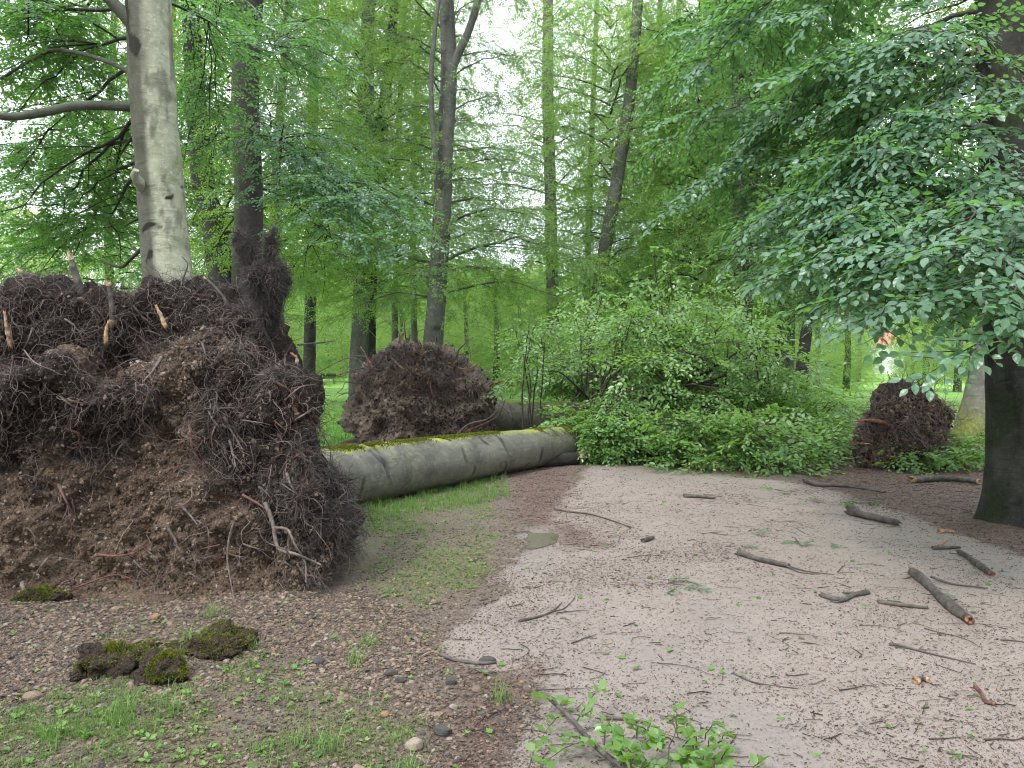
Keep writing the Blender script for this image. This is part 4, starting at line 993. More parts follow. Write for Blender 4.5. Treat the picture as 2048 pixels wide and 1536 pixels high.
for a, b, Yv in [(-60, 20, 11), (30, -10, 10), (90, 40, 11.5), (20, 90, 12), (150, 30, 12), (120, 140, 12.5), (40, 175, 12), (200, 170, 12.5), (-20, 150, 11), (180, -30, 11), (60, 60, 13), (230, 110, 13), (170, 220, 13.5), (60, 10, 12),
                 (210, 60, 14), (-40, 90, 13), (130, 190, 14), (-30, 20, 14), (90, -20, 14), (20, 250, 11.5)]:
    it.append(((275, b - 70, 11.2), (a, b, Yv)))
for a, b, Yv in [(40, 330, 15), (-60, 440, 14), (110, 300, 15.5), (160, 380, 14.5), (20, 400, 14.5), (80, 460, 14.5), (180, 300, 16), (190, 450, 15.5), (30, 500, 15), (130, 540, 15.5), (220, 390, 14), (100, 380, 16.5), (-30, 560, 15), (60, 560, 16), (230, 250, 15), (210, 530, 16.5),
                 (150, 250, 17), (250, 460, 16), (-20, 480, 17), (70, 350, 17), (170, 500, 17), (10, 580, 17), (120, 440, 13.5), (0, 350, 16), (200, 340, 13.8), (50, 430, 13)]:
    it.append(((290, max(b - 200, 40), 11.8), (a, b, Yv)))
crown_of(t1, it, 'near2', 1, 'leaf_dark', .27, .03, arch=.06, bare=.25, pitch=(-.6, .1))
it = [((320, b - 60, 11.3), (a, b, Yv)) for a, b, Yv in [(440, 60, 12), (400, 160, 12.5), (430, 260, 12.5), (380, 330, 12.8), (520, 130, 11.6), (470, 20, 13), (400, 20, 14), (430, 110, 14), (440, 330, 13.6), (410, 210, 14.5)]]
crown_of(t1, it, 'near2', 2, 'leaf_near', .28, .02, arch=.06, bare=.3, pitch=(-.7, .0))
# T2 dark trunk
t2, _ = tree_from_px('beech_tree', 'dark sooty beech trunk right of the pale one, rising behind the upright root clump', 17.0, [(494, 800), (492, 600), (498, 400), (490, 200), (500, 0), (503, -300)],
                     [.34, .31, .30, .295, .28, .27], M['bark_dark'], 32, 10, sides=36, n=160, mossf=lambda v, nx, s: .5 * (nx[:, 0] < -.3), group=None)
it = []
for a, b, Yv in [(600, 380, 13), (700, 400, 12.6), (800, 450, 12.2), (640, 440, 12.2), (720, 470, 12), (560, 400, 13), (850, 480, 12.6), (780, 510, 12.4), (660, 500, 12.4), (600, 460, 12.8), (720, 430, 13.4), (820, 410, 13.2),
                 (560, 300, 13.5), (640, 320, 13), (700, 350, 13.5), (560, 150, 14), (620, 200, 13.5), (600, 90, 13), (700, 140, 13.6), (660, 40, 13), (560, 40, 14), (650, 270, 14.5), (560, 240, 13), (720, 300, 14),
                 (690, 220, 15), (600, 10, 14.5), (530, 200, 14)]:
    it.append(((500, b - 130, 16.6), (a, b, Yv)))
crown_of(t2, it, 'near2', 4, 'leaf_near', .28, .03, arch=.10, bare=.3, pitch=(-.75, .0))
it = [((500, b - 130, 17), (a, b, Yv)) for a, b, Yv in [(420, 300, 17.5), (450, 420, 18), (400, 480, 18), (560, 500, 18.5), (600, 560, 18), (430, 520, 17.5), (640, 540, 19), (560, 580, 19), (400, 380, 19), (440, 60, 18), (400, 150, 18.5), (640, 600, 20), (700, 560, 18.5),
      (580, 350, 19), (640, 420, 19.5), (690, 500, 19.5), (560, 440, 18), (400, 560, 19)]]
crown_of(t2, it, 'near2', 5, 'leaf_mid', .30, .03, arch=.10, bare=.3, pitch=(-.7, .1))

CR = {}
def crown_variant(key, seed, *a, **k):
    global LEAFCOUNT
    lf, wd = auto_crown(seed, *a, **k); CR[key] = (lf, wd)
protos = {}
def add_crown(root, key, mat, loc, rz=0, s=1.0, sz=None, wood='bark_dark'):
    """first use of a variant builds its meshes; later trees copy the objects and share the mesh"""
    k2 = (key, mat)
    if k2 not in protos:
        lf, wd = CR[key]; a = lf.build('crown', [M[mat], M['twig']], smooth=False); b = wd.build('branch', M[wood])
        protos[k2] = (a, b)
    else:
        a, b = (q.copy() for q in protos[k2]); C.objects.link(a); C.objects.link(b)
    for q in (a, b):
        q.parent = root; q.location = Vector(loc) - root.location; q.rotation_euler = (0, 0, rz); q.scale = (s, s, sz or s)
    b['kind'] = 'stuff'
crown_variant('A', 1, 4.5, 18.5, 5.2, 62, 'mid', .31, side=.42)
crown_variant('B', 2, 5.5, 19.5, 4.8, 62, 'mid', .31, lowdroop=-.2, side=.42)
crown_variant('D', 4, 5.0, 21, 5.6, 66, 'far', .42, lowdroop=-.2, side=.42, fill=1500)
crown_variant('E', 5, 6.5, 22, 5.2, 58, 'far', .42, side=.42, fill=1300)
crown_variant('F', 6, .6, 11.5, 4.6, 60, 'vfar', .75, fill=1300, lowdroop=-.1, prof=lambda u: math.sqrt(max(.05, 1 - (u * 1.02 - .25) ** 2 * 1.6)))
crown_variant('G', 7, .5, 9.0, 3.8, 50, 'vfar', .7, fill=1000, prof=lambda u: math.sqrt(max(.05, 1 - (u - .3) ** 2 * 1.9)))
print('leaves with variants', LEAFCOUNT)
def mid(label, Y, px, r, seed, key, leaf, mat='bark_grey', cz=0, s=1.0, sz=None, rz=None, forks=(), scars=8, n=90, cy=1.6):
    t, pts = tree_from_px('beech_tree', label, Y, px, r, M[mat], seed, scars, forks, n=n)
    x = pts[0][0]; xm = at(px[-1][0], px[-1][1], Y)[0]; zm = at(px[-1][0], px[-1][1], Y)[2]
    xc = x + (xm - x) * min(1, 10 / max(zm, 1)); add_crown(t, key, leaf, (xc, Y + cy, cz), seed * 1.3 if rz is None else rz, s, sz, mat)
    return t
mid('dark beech trunk leaning left between the pale trunk and the sooty one', 21, [(452, 620), (428, 450), (408, 380), (392, 200), (380, 0), (375, -200)], [.36, .33, .30, .26, .22, .2], 33, 'B', 'leaf_mid', 'bark_dark', cz=-.4)
mid('slim straight black trunk standing on the lawn in front of the park bench', 50, [(618, 778), (622, 540), (625, 300), (627, 0)], [.40, .36, .33, .3], 34, 'D', 'leaf_mid', 'bark_dark', cz=1.4, s=1.15)
mid('straight grey beech trunk in the gap between the big and the second root plate', 34, [(716, 742), (727, 500), (732, 200), (738, 0), (740, -100)], [.39, .36, .34, .28, .25], 35, 'B', 'leaf_mid', 'bark_grey', cz=-.8, s=1.1)
mid('darker trunk just behind the straight grey one, bending right near the top', 36, [(737, 745), (742, 500), (750, 330), (772, 180), (790, 0), (795, -80)], [.32, .30, .27, .25, .21, .2], 36, 'D', 'leaf_mid', 'bark_dark', cz=-.5, s=1.05)
mid('forked grey beech rising directly behind the second root plate', 22, [(864, 720), (880, 500), (889, 300), (898, 150), (893, 0), (892, -160)], [.29, .26, .25, .235, .20, .17], 37, 'A', 'leaf_mid', 'bark_grey', cz=-.7, s=.92, scars=26, n=170,
    forks=[([(900, 150, 0), (920, 100, -.2), (938, 60, -.3), (962, -20, -.5), (980, -120, -.6)], [.13, .12, .11, .10, .09]),
           ([(886, 400, 0), (878, 360, -.3), (868, 280, -.4), (862, 170, -.5), (870, 60, -.5), (885, -60, -.5)], [.09, .08, .075, .07, .06, .05])])
mid('thin far beech trunk right of the forked one, mostly veiled by leaves', 40, [(1108, 740), (1101, 400), (1096, 200), (1096, 0)], [.34, .30, .30, .26], 38, 'E', 'leaf_mid', 'bark_grey', cz=-1.0, s=1.1)
mid('slender beech trunk leaning right above the fallen trunk', 30, [(1160, 790), (1172, 740), (1206, 520), (1241, 320), (1262, 170), (1276, 0)], [.30, .27, .25, .24, .22, .2], 39, 'B', 'leaf_light', 'bark_grey', cz=-2.0, s=1.0)
mid('left one of a pair of pale thin trunks above the fallen crown', 38, [(1404, 760), (1403, 560), (1407, 400), (1415, 0)], [.30, .26, .24, .2], 40, 'E', 'leaf_light', 'bark_pale', cz=-2.5, cy=5.5)
mid('right one of a pair of pale thin trunks above the fallen crown', 39, [(1424, 760), (1424, 560), (1428, 400), (1436, 0)], [.28, .24, .22, .2], 41, 'D', 'leaf_mid', 'bark_pale', cz=-1.5, cy=5.5)
mid('dark twin-stemmed beech behind the fallen crown, right of the pale pair', 26, [(1482, 780), (1486, 600), (1478, 300), (1474, 0), (1472, -100)], [.34, .30, .22, .19, .17], 42, 'A', 'leaf_light', 'bark_dark', cz=-1.2, s=1.0, cy=5.2,
    forks=[([(1487, 620, 0), (1505, 480, .2), (1510, 200, .3), (1504, 0, .3), (1500, -100, .3)], [.26, .24, .20, .17, .15])])
mid('high grey trunk showing only through the upper leaves of the right tree', 31, [(1572, 780), (1578, 500), (1580, 150), (1583, 0)], [.3, .26, .24, .22], 43, 'E', 'leaf_mid', 'bark_grey', cz=-3)
mid('narrow dark trunk with tufts of leaves at the right end of the fallen crown', 24, [(1598, 800), (1608, 700), (1626, 560), (1640, 300), (1650, 0)], [.21, .18, .15, .13, .11], 44, 'A', 'leaf_mid', 'bark_dark', cz=-.5, s=.8)
# further beeches of the grove whose trunks are hidden by leaves
G_ = 'further beeches of the grove behind the leaves'
far_list = [(230, 36, 'B', 'leaf_mid'), (350, 40, 'D', 'leaf_mid'), (560, 30, 'A', 'leaf_mid'), (790, 44, 'E', 'leaf_light'),
            (830, 48, 'D', 'leaf_mid'), (1170, 46, 'E', 'leaf_mid'), (1340, 42, 'B', 'leaf_mid'), (1300, 48, 'D', 'leaf_light'), (1530, 44, 'D', 'leaf_mid'), (1500, 36, 'E', 'leaf_light'),
            (2090, 38, 'D', 'leaf_mid'), (2100, 28, 'A', 'leaf_mid'), (1560, 30, 'B', 'leaf_light')]
rn = np.random.RandomState(9)
side_of = ['far left edge', 'left part', 'middle', 'right part', 'far right edge']
for q, (px_, Yv, key, leaf) in enumerate(far_list):
    t, pts = tree_from_px('beech_tree', 'beech of the inner grove with its trunk hidden in foliage', Yv, [(px_, 740), (px_ + rn.uniform(-15, 15), 400), (px_ + rn.uniform(-25, 25), 0)], [.20, .18, .14], M['bark_grey'], 60 + q, 2, sides=16, n=40, group=G_)
    add_crown(t, key, leaf, (pts[0][0], Yv, rn.uniform(-1.4, .8)), rn.uniform(0, 6.28), rn.uniform(.95, 1.15))
# pale row of trees beyond the lawn
G2 = 'row of pale trees beyond the lawn'
proto = {}
def far_tree(px_, Yv, key, s, i, leaf='leaf_far'):
    x = at(px_, 0, Yv)[0]; root = empty('far_tree', (x, Yv, 0), 'pale green leafy tree in the hazy row beyond the lawn', 'tree', G2)
    if 'trunk' not in proto:
        mb = MB(); trunk(mb, [(0, 0, -.2), (.1, 0, 3), (-.1, .1, 7)], [.24, .18, .1], 20, 10, 3); proto['trunk'] = mb.build('trunk', M['bark_grey']); o = proto['trunk']
    else: o = proto['trunk'].copy(); C.objects.link(o)
    o.parent = root; o.location = (0, 0, 0)
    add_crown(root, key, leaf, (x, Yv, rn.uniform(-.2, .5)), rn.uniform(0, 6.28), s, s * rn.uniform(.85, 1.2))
for i in range(84):
    px_ = -150 + i * 29 + rn.uniform(-20, 20); Yv = rn.uniform(62, 130); s = rn.uniform(.8, 1.3)
    if 600 < px_ < 740: Yv = rn.uniform(100, 125)
    if 1640 < px_ < 1860: s *= .5; Yv = rn.uniform(70, 95)
    if 1752 < px_ < 1826: continue
    far_tree(px_, Yv, 'F' if rn.rand() < .6 else 'G', s, i)
for px_, Yv, s in [(560, 58, .5), (800, 62, .8), (930, 55, .75), (990, 48, .6), (1040, 60, .9), (850, 75, 1.0), (40, 50, .9), (140, 62, 1.0), (240, 48, .7), (1700, 48, .45), (1860, 50, .42), (1925, 46, .5), (1640, 55, .6), (1560, 44, .6), (570, 90, 1.1), (1280, 52, .8), (1400, 58, .9)]:
    far_tree(px_, Yv, 'G', s, 0, 'leaf_far')
# unseen trees added behind and beside the viewpoint to shade the scene
rn = np.random.RandomState(17); mb = MB(); pp = []
for q in range(16):
    a_ = math.radians(rn.uniform(-112, 112)) + math.pi * 1.5; d_ = rn.uniform(11, 20); cx_, cy_ = d_ * math.cos(a_) * 1.15, d_ * math.sin(a_)
    k = 420; u = rn.normal(0, 1, (k, 3)); u = nrm(u) * rn.rand(k, 1) ** .4; pp.append(np.array([cx_, cy_, 9.5]) + u * np.array([4.5, 4.5, 6.5]))
    v_, f_ = tubes(np.array([[[cx_, cy_, -.2], [cx_, cy_, 6], [cx_ + .3, cy_, 13]]]), np.array([[.35, .28, .15]]), 10); mb.add(v_, f_, 1)
pp = np.concatenate(pp); pp = pp[(pp[:, 1] < 3.5) | (np.abs(pp[:, 0]) > pp[:, 1] * .8 + 2)]; n = len(pp)
place_sprays(mb, 'vfar', pp, rn.uniform(0, 6.3, n), rn.uniform(-.9, .2, n), rn.normal(0, .5, n), np.full(n, 1.2), 5)
tag(mb.build('added_shade_trees', [M['leaf_mid'], M['bark_grey']], smooth=False), kind='stuff')
# T14 leaning mossy trunk and T13 near tree
t14, _ = tree_from_px('beech_tree', 'pale leaning beech, mossy near its foot, half hidden behind the dark right-hand tree', 12.6, [(1945, 935), (1962, 840), (1985, 740), (2030, 500), (2075, 200), (2110, -100)],
                      [.36, .34, .32, .29, .27, .25], M['bark_log'], 51, 12, flare=.6, sides=40, n=140, mossf=lambda v, nx, s: 1.0 * sstep(1.3, .4, v[:, 2] + .4 * fbm(v * 2, 3, 5)), group=None)
add_crown(t14, 'B', 'leaf_mid', (9.3, 14.5, 1.2), 1.0, .9)
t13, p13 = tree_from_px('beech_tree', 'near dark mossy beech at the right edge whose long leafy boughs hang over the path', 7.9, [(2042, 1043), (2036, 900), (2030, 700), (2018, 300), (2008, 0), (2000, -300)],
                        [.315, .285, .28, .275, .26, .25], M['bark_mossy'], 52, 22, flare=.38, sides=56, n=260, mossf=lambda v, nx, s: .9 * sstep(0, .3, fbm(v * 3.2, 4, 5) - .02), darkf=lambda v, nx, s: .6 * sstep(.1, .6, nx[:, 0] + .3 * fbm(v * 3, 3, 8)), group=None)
rn = np.random.RandomState(14)
tips = [(1985, 700, 4.9), (1860, 660, 5.1), (1760, 690, 5.6), (1680, 610, 6.4), (1600, 600, 7.2), (1530, 560, 8.2), (1400, 430, 9.5), (1350, 300, 9.5), (1420, 160, 9), (1500, 60, 8.5), (1620, 160, 7.5), (1700, 330, 6.8),
        (1800, 440, 6.0), (1900, 560, 5.0), (2045, 640, 4.7), (1900, 220, 6.6), (1690, 520, 6.6), (1560, 440, 7.6), (1560, 260, 8.4), (1640, 40, 7.6), (1780, 100, 6.8), (1750, 220, 7.6), (1850, 330, 6.2),
        (1640, 380, 8.0), (1750, 590, 6.9), (1820, 620, 6.2), (1580, 520, 9), (1500, 470, 9.6), (1900, 400, 7.0), (1710, 440, 8.4), (1960, 600, 5.6), (1840, 20, 7.6), (1330, 200, 11), (1560, 120, 10.2), (1690, 90, 9.6), (1390, 60, 11),
        (1650, 680, 8.4), (1550, 640, 9.4), (1730, 640, 7.8), (1800, 560, 7.6), (1620, 320, 9.6)]
groups = [[], []]
for i, (a, b, Yv) in enumerate(tips):
    b = b - 75 if b > 520 else b - 25
    if b > 540 and a < 1650: b -= 40
    dd = 7.9 - Yv; L = math.hypot((2022 - a) / FPX * 7, dd); zt_ = at(a, b, Yv)[2] + .42 * L + rn.uniform(-.2, .4)
    groups[0].append((np.array([4.95 + rn.uniform(-.1, .1), 7.85, zt_]), at(a, b, Yv)))
lf, wd = MB(), MB()
fan(lf, wd, groups[0], 'near', .20, .028, rn, 3, arch=.10, bare=.30, side=.34, pitch=(-.8, .0), rollsd=.32, scale=1.12)
lf.build('crown', [M['leaf_near'], M['twig']], t13, smooth=False); tag(wd.build('branch', M['twig'], t13), kind='stuff')
print('leaves', LEAFCOUNT)

# ------------------------------------------------------------------ things on the ground
def in_frame(P, m=80):
    x = P[:, 0] / P[:, 1] * FPX + CX; y = 730 + EYE * FPX / P[:, 1]
    return (P[:, 1] > 1.5) & (x > -m) & (x < 2048 + m) & (y < 1536 + m * 1.5)
def scatter(n, seed, ymax=13.0, power=1.0):
    """random ground points, denser towards the camera"""
    rn_ = np.random.RandomState(seed); y = 2.6 + (ymax - 2.6) * rn_.rand(n) ** (1.0 + power); x = (rn_.rand(n) * 2 - 1) * .72 * y
    return np.stack([x, y], 1)
def under_plate(P):
    px = P[:, 0] / P[:, 1] * FPX + CX; return (P[:, 1] > 5.25) & (P[:, 1] < 7.1) & (P[:, 0] < -1.15)
def stones(mb, P, size, seed, flat=.55, mat=0, sink=.25):
    rn_ = np.random.RandomState(seed); z = gz(P); pick = rn_.randint(0, 8, len(P)); rv = rn_.rand(len(P))
    for i in range(8):
        k = np.where(pick == i)[0]
        if not len(k): continue
        R = rotm(rn_.uniform(0, 6.3, len(k)), rn_.normal(0, .25, len(k)), rn_.normal(0, .25, len(k)))
        sc = size[k][:, None] * np.stack([np.ones(len(k)), rn_.uniform(.55, .95, len(k)), flat * rn_.uniform(.6, 1.2, len(k))], 1) * .5
        batch(mb, STV[i][0], [STV[i][1]], np.column_stack([P[k], z[k] + sc[:, 2] * (1 - sink * 2)]), R * sc[:, None, :], rv[k], mat)
rn = np.random.RandomState(101)
P = scatter(330000, 1, 7.5, .3); P = P[in_frame(P) & ~under_plate(P)]; m = masks(P)
jit = rn.rand(len(P)); keep = (jit < .66) & (m['stone'] * (1 - m['path']) > .35 + .45 * jit); PS = P[keep]
mb = MB(); stones(mb, PS, .005 + .034 * rn.rand(len(PS)) ** 4, 1, .5, 0, .42)
keep2 = (m['stone'] < .5) & (m['path'] < .5) & (rn.rand(len(P)) < .16); PS = P[keep2]; stones(mb, PS, .006 + .022 * rn.rand(len(PS)) ** 3, 2)
P2 = scatter(60000, 2, 14, .8); P2 = P2[in_frame(P2)]; m2 = masks(P2); PS = P2[(m2['path'] > .5) & (m2['wet'] < .75)]
stones(mb, PS, .003 + .006 * rn.rand(len(PS)) ** 2, 3, .7)
tag(mb.build('gravel_stones', M['stone'], smooth=False), kind='stuff')
# small dark litter: beech scales, bark crumbs, broken twigs
cl = lambda P, s, q: fbm(np.column_stack([P * q, np.zeros(len(P))]), 3, s)
P = scatter(640000, 3, 17, .75); P = P[in_frame(P) & ~under_plate(P)]; m = masks(P)
den = m['path'] * (1 - .75 * m['wet']) * (.34 + .9 * sstep(-.2, .5, cl(P, 41, 1.2))) + 1.3 * m['litter'] + (1 - m['path']) * (1 - m['litter']) * .5 * (1 - m['lawn'])
P = P[(rn.rand(len(P)) < den * .8) & (m['lawn'] < .6)]; n = len(P)
tv = np.array([[-.5, -.5, 0], [.5, -.35, .15], [.5, .4, 0], [-.45, .5, .25]]); L = .0025 + .011 * rn.rand(n) ** 3 + .0008 * P[:, 1]; W = L * rn.uniform(.12, .55, n)
R = rotm(rn.normal(.25, .8, n), rn.normal(0, .2, n), rn.normal(0, .5, n)) * np.stack([L, W, L * .5], 1)[:, None, :]
mb = MB(); batch(mb, tv, [np.array([[0, 1, 2, 3]])], np.column_stack([P, gz(P) + .003]), R, rn.rand(n))
P = scatter(16000, 4, 17, .7); P = P[in_frame(P) & ~under_plate(P)]; m = masks(P); P = P[rn.rand(len(P)) < (.20 + .9 * m['litter']) * (m['lawn'] < .5)]; n = len(P)
a = rn.normal(.3, .8, n); L = .02 + .11 * rn.rand(n) ** 2.2; k = 4; t_ = np.linspace(-.5, .5, k)
path_ = np.stack([P[:, :1] + np.cos(a)[:, None] * L[:, None] * t_, P[:, 1:] + np.sin(a)[:, None] * L[:, None] * t_ + rn.normal(0, .06, (n, k)) * L[:, None], gz(P)[:, None] + .004 + .004 * rn.rand(n, k)], -1)
v, f = tubes(path_, (.0009 + .0022 * rn.rand(n) ** 2)[:, None] * np.ones(k), 3); mb.add(v, f, 0, rnd=np.repeat(rn.rand(n) * .7, k * 3))
tag(mb.build('leaf_litter', M['litter'], smooth=False), kind='stuff')

# grass, low herbs
def blades(mb, P, h, seed, per=12, spread=.03, wd=.0022, lean=.5):
    rn_ = np.random.RandomState(seed); P = np.repeat(P, per, 0); h = np.repeat(h, per) * rn_.uniform(.4, 1.1, len(P)); n = len(P)
    P = P + rn_.normal(0, spread, P.shape); z = gz(P); a = rn_.uniform(0, 6.3, n); ln_ = rn_.uniform(.1, 1.2, n) * lean; k = 4; V = []
    for i in range(k):
        u = i / (k - 1); c = np.stack([P[:, 0] + np.cos(a) * h * ln_ * u ** 2, P[:, 1] + np.sin(a) * h * ln_ * u ** 2, z - .004 + h * u * (1 - .25 * ln_ * u)], 1)
        s_ = np.stack([-np.sin(a), np.cos(a), 0 * a], 1) * (wd * (1 - .85 * u)); V += [c - s_, c + s_]
    V = np.stack(V, 1).reshape(-1, 3); q = np.array([[0, 1, 3, 2], [2, 3, 5, 4], [4, 5, 7, 6]])
    mb.add(V, (q[None] + (np.arange(n) * 8)[:, None, None]).reshape(-1, 4), 0, rnd=np.repeat(rn_.rand(n), 8))
mb = MB()
P = scatter(40000, 6, 14, .6); P = P[in_frame(P) & ~under_plate(P)]; m = masks(P); g = m['moss'] * (1 - m['path']) * sstep(-.25, .35, cl(P, 51, 1.5))
K = P[rn.rand(len(P)) < g * .9]; blades(mb, K, .018 + .055 * rn.rand(len(K)) ** 2, 1, 11, .02, .0018)
lx = np.interp(np.linspace(0, 1, 420), [0, 1], [665, 1010]); K = np.array([gnd(a, b)[:2] for a, b in zip(lx + rn.normal(0, 8, 420), np.interp(lx, [660, 800, 1010], [1012, 1000, 958]) + rn.uniform(-6, 40, 420))])
blades(mb, K, .05 + .12 * rn.rand(420) ** 2.2, 2, 12, .03, .0028)
K = np.array([gnd(a, b)[:2] for a, b in [(230, 1450), (380, 1300), (500, 1300), (470, 1350), (715, 1330), (740, 1300), (660, 1500), (100, 1470), (350, 1420), (510, 1330), (840, 1090), (1000, 1400), (600, 1480), (820, 1530), (420, 1260), (640, 1040), (250, 1430)]])
blades(mb, K, .07 + .06 * rn.rand(len(K)), 3, 34, .03, .0026, .9)
P = scatter(60000, 8, 30, 1.2); P[:, 1] += 9; P[:, 0] *= 1.3; m = masks(P); K = P[(m['lawn'] > .4) & (P[:, 1] < 34) & (rn.rand(len(P)) < .35)]; blades(mb, K, .05 + .07 * rn.rand(len(K)), 4, 6, .05, .006)
tag(mb.build('grass', M['grass'], smooth=False), kind='stuff')
lt, lf_ = leaf_template('mid')
mb = MB(); P = scatter(30000, 7, 12, .6); P = P[in_frame(P) & ~under_plate(P)]; m = masks(P); P = P[rn.rand(len(P)) < (m['moss'] * .22 + .03 * (1 - m['path'])) * (m['path'] < .4) * (m['lawn'] < .5)]
P = np.repeat(P, 5, 0); n = len(P); a = rn.uniform(0, 6.3, n); sz_ = np.repeat(.010 + .022 * rn.rand(n // 5) ** 2, 5)
batch(mb, lt, lf_, np.column_stack([P[:, 0] + np.cos(a) * .004, P[:, 1] + np.sin(a) * .004, gz(P) + .006 + .006 * rn.rand(n)]), rotm(a, rn.uniform(.0, .7, n), rn.normal(0, .3, n)) * sz_[:, None, None], np.repeat(rn.rand(n // 5), 5))
# loose green leaves torn off by the storm
P = scatter(900, 9, 13, .5); P = P[in_frame(P) & ~under_plate(P)][:330]; n = len(P)
batch(mb, lt, lf_, np.column_stack([P, gz(P) + .008]), rotm(rn.uniform(0, 6.3, n), rn.normal(0, .2, n), rn.normal(0, .4, n)) * rn.uniform(.025, .06, n)[:, None, None], rn.rand(n) * .6)
tag(mb.build('ground_herbs', M['grass'], smooth=False), kind='stuff')

# fallen sticks
def stick(label, pxs, r, seed, mat='stick', cap='stick', r1=.6, name='stick', lift=None, subs=(), jag=1.2, cat='stick', group=None):
    pts = np.array([gnd(a, b) for a, b in pxs]); pts[:, 2] = gz(pts) + r * .75 + (0 if lift is None else np.array(lift))
    mb = MB(); n = len(pts); add_tube(mb, pts, np.linspace(1, r1, n) * r * (1 + .12 * np.random.RandomState(seed).normal(0, 1, n)), 18 * n, 14, .22, seed, 0, True, 1, 9, jag)
    for s_, rs in subs:
        q = np.array([gnd(a, b) for a, b in s_]); q[:, 2] = gz(q) + rs; q[0, 2] += r * .5; add_tube(mb, q, np.linspace(1, .4, len(q)) * rs, 12 * len(q), 7, .15, seed + 3, 0, True, 1)
    return tag(mb.build(name, [M[mat], M[cap]], loc=pts[0]), label, cat, group)
stick('grey stick with a thin forked tail lying in the middle of the gravel path', [(1480, 1110), (1515, 1122), (1548, 1130), (1576, 1136)], .026, 1, r1=.85, subs=[([(1572, 1135), (1610, 1143), (1668, 1150)], .007), ([(1572, 1136), (1600, 1146), (1640, 1149)], .006)])
stick('thickest broken branch on the path, knobby with raw reddish ends, at the right', [(1826, 1150), (1846, 1166), (1868, 1188), (1898, 1215), (1938, 1247)], .037, 2, cap='wood_red', r1=.9, subs=[([(1862, 1160), (1905, 1170), (1975, 1178)], .010), ([(1830, 1153), (1815, 1156), (1806, 1158)], .006)])
stick('short black curved stick, forked like a wishbone, left of the thickest branch', [(1646, 1193), (1668, 1200), (1686, 1202), (1706, 1193), (1733, 1188)], .017, 3, r1=1.3, subs=[([(1710, 1192), (1695, 1188), (1684, 1187)], .012), ([(1690, 1201), (1676, 1206), (1660, 1204)], .010)])
stick('thin straight black stick just right of the curved forked one', [(1760, 1206), (1800, 1212), (1851, 1217)], .014, 4, r1=.9, subs=[([(1790, 1210), (1800, 1204), (1775, 1202)], .006)])
stick('torn brown stick with a frayed red end near the right edge of the picture', [(1920, 1107), (1940, 1120), (1962, 1136), (1982, 1150)], .022, 5, cap='wood_red', r1=1.0)
stick('stubby dark stick lying level near the foot of the dark tree', [(1869, 1098), (1895, 1097), (1918, 1096)], .018, 6)
stick('flat slab of branch with a pale mossy broad end on the edge of the path', [(1706, 1030), (1724, 1036), (1755, 1043), (1793, 1051)], .050, 7, r1=.55)
stick('long thin black branch where the gravel meets the leaf litter', [(1612, 966), (1640, 973), (1690, 977), (1768, 988)], .032, 8, r1=.5)
stick('smooth brown branch with a bright orange broken end, left of the dark tree', [(1828, 966), (1870, 965), (1920, 967), (1955, 972)], .055, 9, 'stick', 'wood', r1=.6)
stick('short grey stick alone near the far end of the path', [(1372, 995), (1400, 996), (1428, 999)], .024, 10)
stick('long wavy thin twig lying beside the puddle', [(1110, 1018), (1135, 1024), (1180, 1030), (1225, 1043), (1262, 1056)], .012, 11, r1=.5, name='twig', cat='twig')
stick('thin crooked twig on the pale gravel below the puddle', [(1040, 1243), (1075, 1236), (1103, 1225), (1122, 1208)], .010, 12, r1=.4, subs=[([(1103, 1225), (1128, 1218), (1150, 1196)], .005)], name='twig', cat='twig')
stick('very long thin twig with a thick knot at its left end, lower right', [(1782, 1292), (1800, 1293), (1860, 1308), (1950, 1328)], .010, 13, r1=.3, name='twig', cat='twig')
stick('hair-thin bent twig right of the leafy branch in the foreground', [(1468, 1350), (1510, 1368), (1595, 1380)], .005, 14, r1=.5, name='twig', cat='twig')
stick('short twig lying above the leaves of the foreground branch', [(1214, 1437), (1250, 1439), (1292, 1446)], .009, 15, r1=.7, name='twig', cat='twig')
stick('curled dark red strip of bark near the lower right corner', [(1952, 1378), (1962, 1390), (1972, 1408), (1986, 1412)], .012, 16, 'root_red', 'wood_red', r1=.8, name='bark_strip', cat='bark')
stick('small brown knob of wood alone on the lower right gravel', [(1834, 1368), (1842, 1364), (1852, 1366)], .018, 17, 'stick', 'wood', name='wood_chunk', cat='wood')
stick('small black lump of bark in the middle of the path', [(1288, 1083), (1298, 1080), (1306, 1076)], .022, 18, name='bark_lump', cat='bark')
stick('short dark log lying on the ground under the far end of the mossy trunk', [(1035, 937), (1090, 934), (1155, 930)], .12, 19, 'bark_dark', 'wood_pale', name='log', cat='log', r1=.9)
stick('brown branch half buried in the green hem of the fallen crown', [(1575, 922), (1640, 920), (1705, 924)], .05, 20, 'stick', 'wood', cat='branch', name='fallen_branch')
stick('dark twig lying across the stones at the border of the path', [(882, 1312), (915, 1325), (960, 1330), (990, 1328)], .012, 21, name='twig', cat='twig', r1=.6)
stick('orange wood chip beside the foot of the dark tree', [(1880, 1066), (1890, 1064), (1905, 1065)], .022, 22, 'wood', 'wood', name='wood_chip', cat='wood chip')
stick('slanting splinter of orange wood standing above the stubby dark stick', [(1878, 1092), (1886, 1086), (1893, 1080)], .012, 23, 'wood', 'wood', name='wood_chip', cat='wood chip')
rn = np.random.RandomState(55); P = scatter(400, 12, 12, .35); P = P[in_frame(P, 0) & ~under_plate(P)]; m = masks(P); P = P[(m['path'] > .3) | (m['litter'] > .4)][:60]
